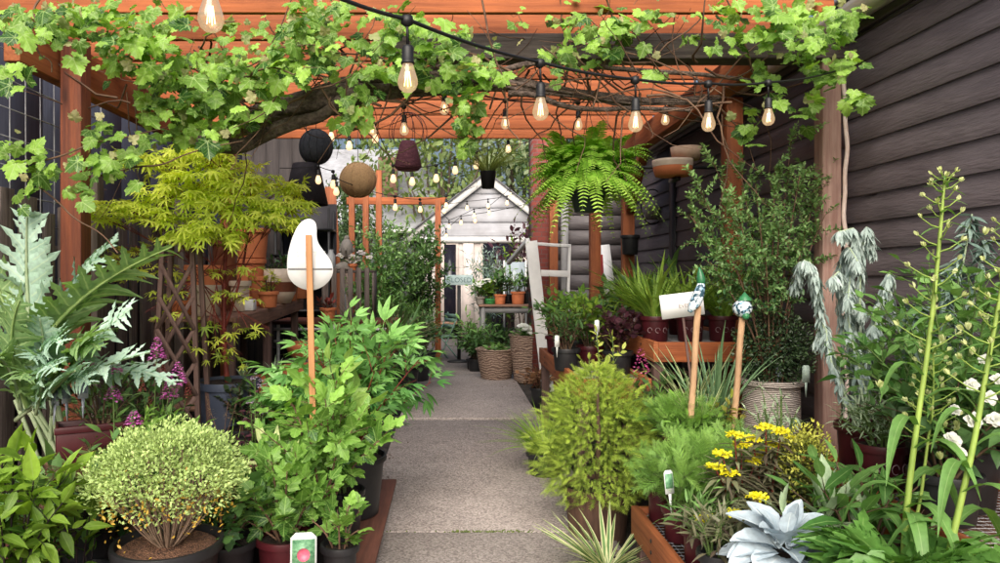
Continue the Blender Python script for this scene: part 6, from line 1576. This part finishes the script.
# ------------------------------------------------------------------ right front
# rose bush with white blooms
y = 2.75; c = P(955, 500, y); O = np.array((c[0], y, .62))
t, z0 = ppot('rose_bush', 'white rose bush with dark green leaves at the right edge', 'potted plant', O, .16, .24, BLACKP)
shrub(t, z0, 26, .72, .40, 'ovate', G_LILY, .027, .05, smat=STEMG, twigs=7, tl=.17, hmin=.45, tones_=(.05, .75), upj=.6)
for px, py, r_ in ((972, 385, .026), (953, 440, .032), (974, 421, .034), (955, 410, .022), (990, 398, .028), (995, 420, .03), (985, 360, .022), (998, 380, .026), (961, 452, .022)):
    bloom(t, P(px, py, y - .42) - O, r_ * .82, WPET, 22, (rng.normal(-.2, .3), -.8, rng.uniform(.2, .7)), name='rose_bloom', cup=.9)
for px, py in ((942, 342), (935, 303), (968, 330), (972, 355), (957, 428), (940, 460), (988, 300), (880, 388), (985, 235)):
    q = P(px, py, y - .35) - O; n = 8; d = nrm(rng.normal(0, 1, (n, 3))); mbud = MB(); scatter(mbud, LTPL['ellip'], q, d * .5 + (0, 0, 1), d, .028, rng.uniform(0, 1, n)); mbud.build('bud', BUD, t, smooth=True)
simple('leafy green shrub before the weeping silver plant', 900, 3.3, .612, .12, .2, MAROON, 12, .45, .22, 'ovate', G_MID, .03, .06, twigs=6, tl=.13, tones_=(.2, .9), smat=STEMG)
t, z0 = simple('pale green small leaved plant in a maroon pot with swirl mark', 880, 3.0, .612, .105, .19, MAROON, 14, .2, .18, 'lance', G_SAGE, .016, .035, twigs=7, tl=.1, smat=STEMG)
mb = MB()
for k in range(3):
    a0 = -2.0 + k * .5; q = np.linspace(0, 1.7 * PI, 14); mb.tube(np.stack([.0975 * np.cos(a0 + .16 * np.cos(q)), .0975 * np.sin(a0 + .16 * np.cos(q)), .1 + .02 * np.sin(q)], 1), .002, n=4, cap=False)
mb.build('swirl_mark', MATS['pale_mark'], t)
simple('deep green shrub in shade beneath the white roses', 945, 2.6, .612, .12, .18, BLACKP, 12, .36, .24, 'ovate', G_DARK, .03, .065, twigs=6, tl=.13)

# tall lime stalks
def tall_stalk(label, base_px, pts, Y, zb_, leaves, r=.014):
    x = (base_px - CX) / FPX * Y; O = np.array((x, Y, zb_)); t, z0 = ppot('tall_flower_stalk', label, 'potted plant', O, .06, .16, BLACKP)
    pp_ = [np.array((0, 0, z0))] + [P(a, b, Y) - O for a, b in pts]; ln = smooth_pts(pp_); MB().tube(ln, r, r * .3, 8).build('stalk', STALK, t, smooth=True)
    sm = MB(); bd = MB(); lf = MB()
    for i, u in enumerate(np.linspace(.5, .99, 34)):
        q, d = samp(ln, np.array([u])); q = q[0]; a = i * 2.4; L = .062 * (1.15 - u) * 2 + .01; o = np.array((math.cos(a), math.sin(a) * .8, .55)); e = q + o * L
        sm.tube([q, (q + e) / 2 - (0, 0, .006), e], .0028, .0018, 4, cap=False); n = 6; dd = nrm(rng.normal(0, 1, (n, 3)))
        bd = MB(); scatter(bd, LTPL['ellip'], np.broadcast_to(e, (n, 3)), dd * .55 + (o * .6 + (0, 0, .3)), dd, .016 + .012 * (1 - u), rng.uniform(0, 1, n)); bd.build('bud', BUD, t, smooth=True)
        scatter(lf, LTPL['lance'], q[None], np.array([[math.cos(a + .3), math.sin(a + .3), .15]]), (0, 0, 1), .05 + .12 * (1 - u), .6)
    for u, az, L, dr in leaves:
        q, d = samp(ln, np.array([u])); q = q[0]; o = np.array((math.cos(R(az)), math.sin(R(az)), 0)); mid = q + o * L * .5 + (0, 0, .12 * L); e = q + o * L * .8 + (0, 0, -dr * L); cv = bez(q, mid + (0, 0, .1), e, 9)
        T = nrm(np.gradient(cv, axis=0)); sd = nrm(np.cross(T, (0, 0, 1.))); nn = np.cross(sd, T); w = np.interp(np.linspace(0, 1, 9), [0, .25, .5, .8, 1], [.009, .02, .023, .014, .001]) * L / .3
        V = []; A = []
        for j in range(9): V += [cv[j] - sd[j] * w[j] + nn[j] * w[j] * .3, cv[j], cv[j] + sd[j] * w[j] + nn[j] * w[j] * .3]; A += [(.6, j / 8, 1), (.6, j / 8, 0), (.6, j / 8, 1)]
        F = [];
        for j in range(8): F += [(3 * j, 3 * j + 1, 3 * j + 4, 3 * j + 3), (3 * j + 1, 3 * j + 2, 3 * j + 5, 3 * j + 4)]
        lf.add(V, [np.array(F)], A)
    sm.build('flower_stem', STALK, t, smooth=True); lf.build('leaves', G_LILY, t, smooth=True)
LV = [(.12, 200, .34, .5), (.14, 320, .34, .4), (.2, 250, .3, .5), (.24, 160, .26, .7), (.26, 20, .3, .5), (.32, 290, .26, .4), (.36, 215, .26, .6), (.4, 340, .22, .3), (.45, 190, .2, .4), (.17, 90, .3, .4), (.22, 280, .3, .8)]
tall_stalk('tallest lime green flower stalk with pale buds before the siding', 903, [(905, 520), (916, 430), (928, 350), (937, 270), (942, 210), (945, 176)], 2.3, .353, LV, .0115)
tall_stalk('second lime green flower stalk leaning out at the right edge', 936, [(952, 540), (975, 440), (988, 360), (1000, 300), (1010, 220)], 2.15, .353, LV, .0115)
tall_stalk('thin lime green flower stalk beside the tallest one', 895, [(918, 520), (928, 440), (934, 400), (933, 345)], 2.45, .353, LV[:4], .007)
# big lobed leaves bottom right
t, z0 = ppot('acanthus_plant', 'broad glossy lobed leaves spilling at the bottom right corner', 'potted plant', (P(905, 563, 2.15)[0], 2.15, .37), .12, .13, BLACKP)
bl = MB(); rbm = MB()
for az, L, up_ in ((200, .3, .16), (250, .3, .12), (300, .32, .16), (340, .32, .14), (225, .24, .22), (275, .26, .24), (320, .3, .25), (170, .26, .2), (20, .3, .2), (120, .28, .2)):
    o = np.array((math.cos(R(az)), math.sin(R(az)), 0)); cv = bez((0, 0, z0), o * L * .45 + (0, 0, z0 + up_ + .12), o * L + (0, 0, z0 + up_ - .1), 14); cardoon_leaf(bl, rbm, cv, .12, 12, rng.uniform(.3, .75), lobe=1.1)
bl.build('leaves', G_NINE2, t, smooth=True); rbm.build('midribs', STALK, t, smooth=True)
simple('dark leafed filler in the corner below the tall stalks', 862, 2.6, .353, .12, .16, BLACKP, 12, .34, .26, 'wlance', G_LILY, .04, .12, twigs=4, tl=.12, tones_=(.05, .6))
# silver angel wing senecio
y = 2.42; O = np.array((P(783, 563, y)[0], y, .352)); t, z0 = ppot('silver_senecio', 'silvery white broad leaved senecio at the bottom of the picture', 'potted plant', O, .12, .20, BLACKP)
tp = [lam([(t_ / 14, max(.02, .30 * math.sin(PI * min((t_ / 14) ** 1.15, 1)) ** .75 + .012 * math.sin(t_ * 2.1))) for t_ in range(15)], f, c, rip=rp) for f, c, rp in ((.35, .3, .004), (.5, .55, .006), (.2, .1, .005), (.6, .4, .004))]
mb = MB(); n = 34; az = np.arange(n) * 2.4 + rng.normal(0, .3, n); el = np.linspace(1.35, .1, n) + rng.normal(0, .22, n); pos = np.c_[np.cos(az) * .025, np.sin(az) * .025, z0 + .02 + .06 * el]
scatter(mb, tp, pos, np.c_[np.cos(az) * np.cos(el), np.sin(az) * np.cos(el), np.sin(el)], np.c_[-np.cos(az) * .5, -np.sin(az) * .5 - .3, np.ones(n)], np.linspace(.09, .19, n), np.clip(rng.normal(.6, .25, n), 0, 1)); mb.build('leaves', G_SILV, t, smooth=True)
# sage with upright leaves
y = 2.6; O = np.array((P(828, 540, y)[0], y, .352)); t, z0 = ppot('sage_plant', 'pale green sage with upright downy leaves behind the silver plant', 'potted plant', O, .1, .17, BLACKP)
mb = MB(); 
for cx_, n, s0 in ((0, 11, .165), (-.16, 7, .09), (.12, 7, .11)):
    az = np.arange(n) * 1.57 + rng.normal(0, .2, n); el = np.linspace(1.4, .15, n); scatter(mb, LTPL['ellip'], np.c_[np.full(n, cx_), np.zeros(n), z0 + .05 + .09 * np.sin(el)], np.c_[np.cos(az) * np.cos(el), np.sin(az) * np.cos(el), np.sin(el)], np.c_[-np.cos(az), -np.sin(az), np.full(n, .7)], s0 * rng.uniform(.85, 1.35, n), rng.uniform(.3, 1, n), .62)
mb.build('leaves', G_SAGE, t, smooth=True); mb = MB(); mb.tube([(0, 0, z0 - .02), (0, 0, z0 + .12)], .006, n=6); mb.tube([(-.08, 0, z0 - .02), (-.16, 0, z0 + .1)], .005, n=6); mb.tube([(.06, 0, z0 - .02), (.12, 0, z0 + .1)], .005, n=6); mb.build('stem', G_SAGE, t)
# yellow flowered bronze euphorbias on the tray
def euph(label, px, Y, z, tops, H):
    x = (px - CX) / FPX * Y; O = np.array((x, Y, z)); t, z0 = ppot('yellow_flower', label, 'potted plant', O, .085, .16, MAROON)
    sm = MB(); lf = MB(); fl = MB()
    for fx, fy in tops:
        e = P(fx, fy, Y + rng.uniform(-.06, .06)) - O; p = bez((rng.normal(0, .02), rng.normal(0, .02), z0), (e[0] * .4, e[1] * .4, (z0 + e[2]) * .5), e, 9); sm.tube(p, .0045, .003, 5)
        k = 42; tt = np.linspace(.15, .96, k); q, d = samp(p, tt); a = np.arange(k) * 2.4; out = np.c_[np.cos(a), np.sin(a), np.zeros(k)]
        scatter(lf, LTPL['lance'], q, out + (0, 0, .15) + rng.normal(0, .15, (k, 3)), out * -.2 + (0, 0, 1), .105 * rng.uniform(.7, 1.15, k), rng.uniform(0, 1, k), 1.05)
        n = 110; fl = MB(); dd = nrm(rng.normal(0, 1, (n, 3))); dd[:, 2] = np.abs(dd[:, 2]) * .7; scatter(fl, LTPL['round'], e + dd * (.036, .036, .02) * rng.uniform(.3, 1, (n, 1)), dd + rng.normal(0, .4, (n, 3)), rng.normal(0, .3, (n, 3)) + (0, -.2, 1), .012 * rng.uniform(.7, 1.3, n), rng.uniform(0, 1, n)); fl.build('flower_cluster', YEL, t, smooth=True)
    sm.build('stem', STEMR, t, smooth=True); lf.build('foliage', G_REDL, t, smooth=True)
euph('bronze leaved plant with yellow flower clusters left on the near tray', 738, 2.95, .352, [(722, 455), (742, 446), (755, 462), (730, 474), (715, 468), (735, 436)], .5)
euph('bronze leaved plant with tallest yellow flower clusters on the near tray', 765, 3.05, .352, [(766, 428), (782, 432), (752, 440), (774, 446), (792, 440), (762, 455)], .5)
euph('low bronze leaved plant with a single bright yellow head', 758, 2.65, .352, [(757, 498), (705, 520), (735, 515)], .4)
y = 3.0; t, z0 = ppot('speckled_shrub', 'dense yellow speckled small shrub right of the yellow flowers', 'potted plant', (P(806, 500, y)[0], y, .353), .09, .18, MAROON)
stems(t, *skel(12, .3, .1, .02, 3, .06), STEMB, .004, .002, z0)
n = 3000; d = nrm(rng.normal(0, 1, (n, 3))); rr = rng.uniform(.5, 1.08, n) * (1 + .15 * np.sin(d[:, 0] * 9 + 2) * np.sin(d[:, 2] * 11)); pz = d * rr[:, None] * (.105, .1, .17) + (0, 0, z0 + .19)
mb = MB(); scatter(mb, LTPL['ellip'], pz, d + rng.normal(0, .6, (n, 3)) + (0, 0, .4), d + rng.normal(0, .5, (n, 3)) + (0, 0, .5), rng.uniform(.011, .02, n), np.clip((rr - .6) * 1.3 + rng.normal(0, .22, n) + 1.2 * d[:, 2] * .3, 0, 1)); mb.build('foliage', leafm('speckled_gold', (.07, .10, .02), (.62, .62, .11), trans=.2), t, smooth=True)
simple('thin grey green plant above the speckled shrub', 775, 3.35, .353, .08, .18, MAROON, 10, .52, .13, 'lance', G_SAGE, .02, .04, twigs=5, tl=.1, smat=STEMG)
# maroon pots in a row on the near tray
for px, Y, lb, kind, gm_, sz, H, Rx in ((662, 3.36, 'small blue green plant in the farthest maroon pot on the tray edge', 'round', G_BOX, .03, .13, .13), (679, 3.12, 'fine feathery plant in the second maroon pot on the tray edge', 'feather', G_FINE, .075, .22, .15), (700, 2.85, 'small seedling in the third maroon pot on the tray edge', 'lance', G_MID, .05, .14, .12), (718, 2.6, 'bronze seedling in the black pot nearest the camera on the tray', 'lance', G_REDL, .06, .16, .11)):
    simple(lb, px, Y, .352, .075, .15, MAROON if px < 710 else BLACKP, 12, H, Rx, kind, gm_, .018, sz, twigs=6, tl=.08, smat=STEMG, tones_=(.2, .9))
plant_tag('white picture label stuck in the second maroon pot', P(671, 507, 3.02), .15, .022, R(20), WTAG, (LPIC, None), tilt=R(-8))
for px, Y, H, Rx, lb in ((690, 3.3, .2, .2, 'soft feathery green mound at the back of the near tray'), (725, 3.42, .2, .2, 'feathery green mound left of the yellow flowers'), (682, 3.8, .16, .14, 'fresh green feathery plant behind the maroon pots'), (752, 3.3, .2, .18, 'feathery green mound among the yellow flowers')):
    simple(lb, px, Y, .352 if Y < 3.5 else .501, .1, .16, MAROON, 20, H if Y < 3.5 else .15, Rx, 'feather', G_FINE, .022, .075, twigs=7, tl=.12, smat=STEMG, tones_=(.25, .95), upw=.4)
simple('round leaved mid green plant at the corner of the dark staging', 690, 3.75, .501, .1, .14, MAROON, 14, .16, .16, 'ellip', G_NINE, .02, .045, twigs=6, tl=.09, smat=STEMG)

# ------------------------------------------------------------------ hanging fern and hanging pot
fY = 4.9; O = P(588, 199, fY); t = thing('hanging_fern', 'large bright green fern in a dark hanging pot', 'hanging plant', O)
MB().lathe([(.001, -.09), (.09, -.09), (.125, .06), (.135, .065), (.135, .085), (.12, .085), (.1, .04), (.001, .03)], 24).build('pot', pm('dark_green_pot', (.03, .06, .05), (.02, .04, .035), 6, .45, .05), t, smooth=True)
for k in range(3):
    a = k * 2.1; MB().tube([(.13 * math.cos(a), .13 * math.sin(a), .08), (0, 0, .62)], .002, n=4).build('hanging_wire', BLACKM, t)
MB().tube([(0, 0, .62), (0, 0, 2.94 - O[2])], .003, n=4).build('hook', BLACKM, t)
mb = MB(); pin = [lam([(0, .12), (.2, .17), (.5, .16), (.8, .1), (1, .01)], .1, c, rip=.012) for c in (.1, .3)]; sm = MB()
for i in range(290):
    az = rng.uniform(0, 2 * PI); L = rng.uniform(.34, .52); el = rng.uniform(.1, 1.5); o = np.array((math.cos(az), math.sin(az), 0)); s0 = np.array((o[0] * .05, o[1] * .05, .07))
    droop = rng.uniform(.15, 1.3) * (1.2 - .68 * el); e = s0 + o * L * (.5 + .5 * math.cos(el)) + (0, 0, L * (math.sin(el) * .85 - droop * .8)); m_ = s0 + o * L * .4 + (0, 0, L * (.3 + .5 * math.sin(el)))
    p = bez(s0, m_, e, 12); sm.tube(p, .0022, .0008, 3, cap=False); k = 24; tt = np.linspace(.1, .985, k); q, d = samp(p, tt); upv_ = np.array((0, 0, 1.)) + o * .4; sd = nrm(np.cross(d, upv_)); nv = np.cross(sd, d); w = .058 * np.sin(PI * (.14 + .84 * tt)) ** .8; tone = rng.uniform(.25, .8)
    for s in (-1, 1): scatter(mb, pin, q, sd * s + d * .3 + nv * -.12, nv + rng.normal(0, .1, (k, 3)), w, np.clip(tone + .25 * tt + rng.normal(0, .08, k) - .1, 0, 1), .95)
mb.build('fronds', G_FERN, t, smooth=True); sm.build('frond_stems', STEMG, t)
hY = 7.6; O = P(488, 180, hY); t = thing('hanging_grass_pot', 'small black pot with wispy grass hanging before the gable', 'hanging plant', O)
MB().lathe([(.001, -.09), (.065, -.09), (.085, .085), (.09, .09), (.08, .09), (.001, .05)], 20).build('pot', BLACKP, t, smooth=True); MB().tube([(0, 0, .09), (0, 0, 2.94 - O[2])], .003, n=4).build('hanging_wire', BLACKM, t)
blades(t, .06, 150, .36, leafm('wispy_grass', (.12, .18, .04), (.38, .44, .16), trans=.3), .5, .75, (.2, .6, 1.0), .05)
# ------------------------------------------------------------------ camera, light, world
cam = bpy.data.cameras.new('camera'); co = bpy.data.objects.new('camera', cam); COL.objects.link(co)
co.location = (0, 0, EYE); co.rotation_euler = (PI / 2, 0, 0)
cam.sensor_width = 36; cam.lens = 36 * FPX / 1000; cam.shift_x = .05; cam.shift_y = -.0065; cam.clip_end = 600; cam.clip_start = .05
scene.camera = co
SUN_EL, SUN_AZ = 35, 186   # degrees, azimuth measured from +Y clockwise
w = bpy.data.worlds.new('World'); scene.world = w; w.use_nodes = True
nt = w.node_tree; bg = nt.nodes['Background']
sky = nt.nodes.new('ShaderNodeTexSky'); sky.sky_type = 'NISHITA'; sky.sun_disc = False
sky.sun_elevation = R(SUN_EL); sky.sun_rotation = R(SUN_AZ); sky.air_density = 1.0; sky.dust_density = 8.0; sky.ozone_density = 1.0
nt.links.new(sky.outputs[0], bg.inputs['Color']); bg.inputs['Strength'].default_value = .15
sl = bpy.data.lights.new('sun', 'SUN'); so = bpy.data.objects.new('sun', sl); COL.objects.link(so)
sl.energy = 5.0; sl.angle = R(65); sl.color = (1, .98, .94)
d = Vector((math.sin(R(SUN_AZ)) * math.cos(R(SUN_EL)), math.cos(R(SUN_AZ)) * math.cos(R(SUN_EL)), math.sin(R(SUN_EL))))
so.rotation_euler = d.to_track_quat('Z', 'Y').to_euler(); so.location = (0, -3, 8)
scene.view_settings.view_transform = 'Standard'; scene.view_settings.look = 'None'; scene.view_settings.exposure = 0; scene.view_settings.gamma = 1
scene.render.engine = 'CYCLES'
scene.cycles.max_bounces = 7; scene.cycles.diffuse_bounces = 4; scene.cycles.transparent_max_bounces = 8; scene.cycles.use_denoising = True
scene.cycles.caustics_reflective = False; scene.cycles.caustics_refractive = False
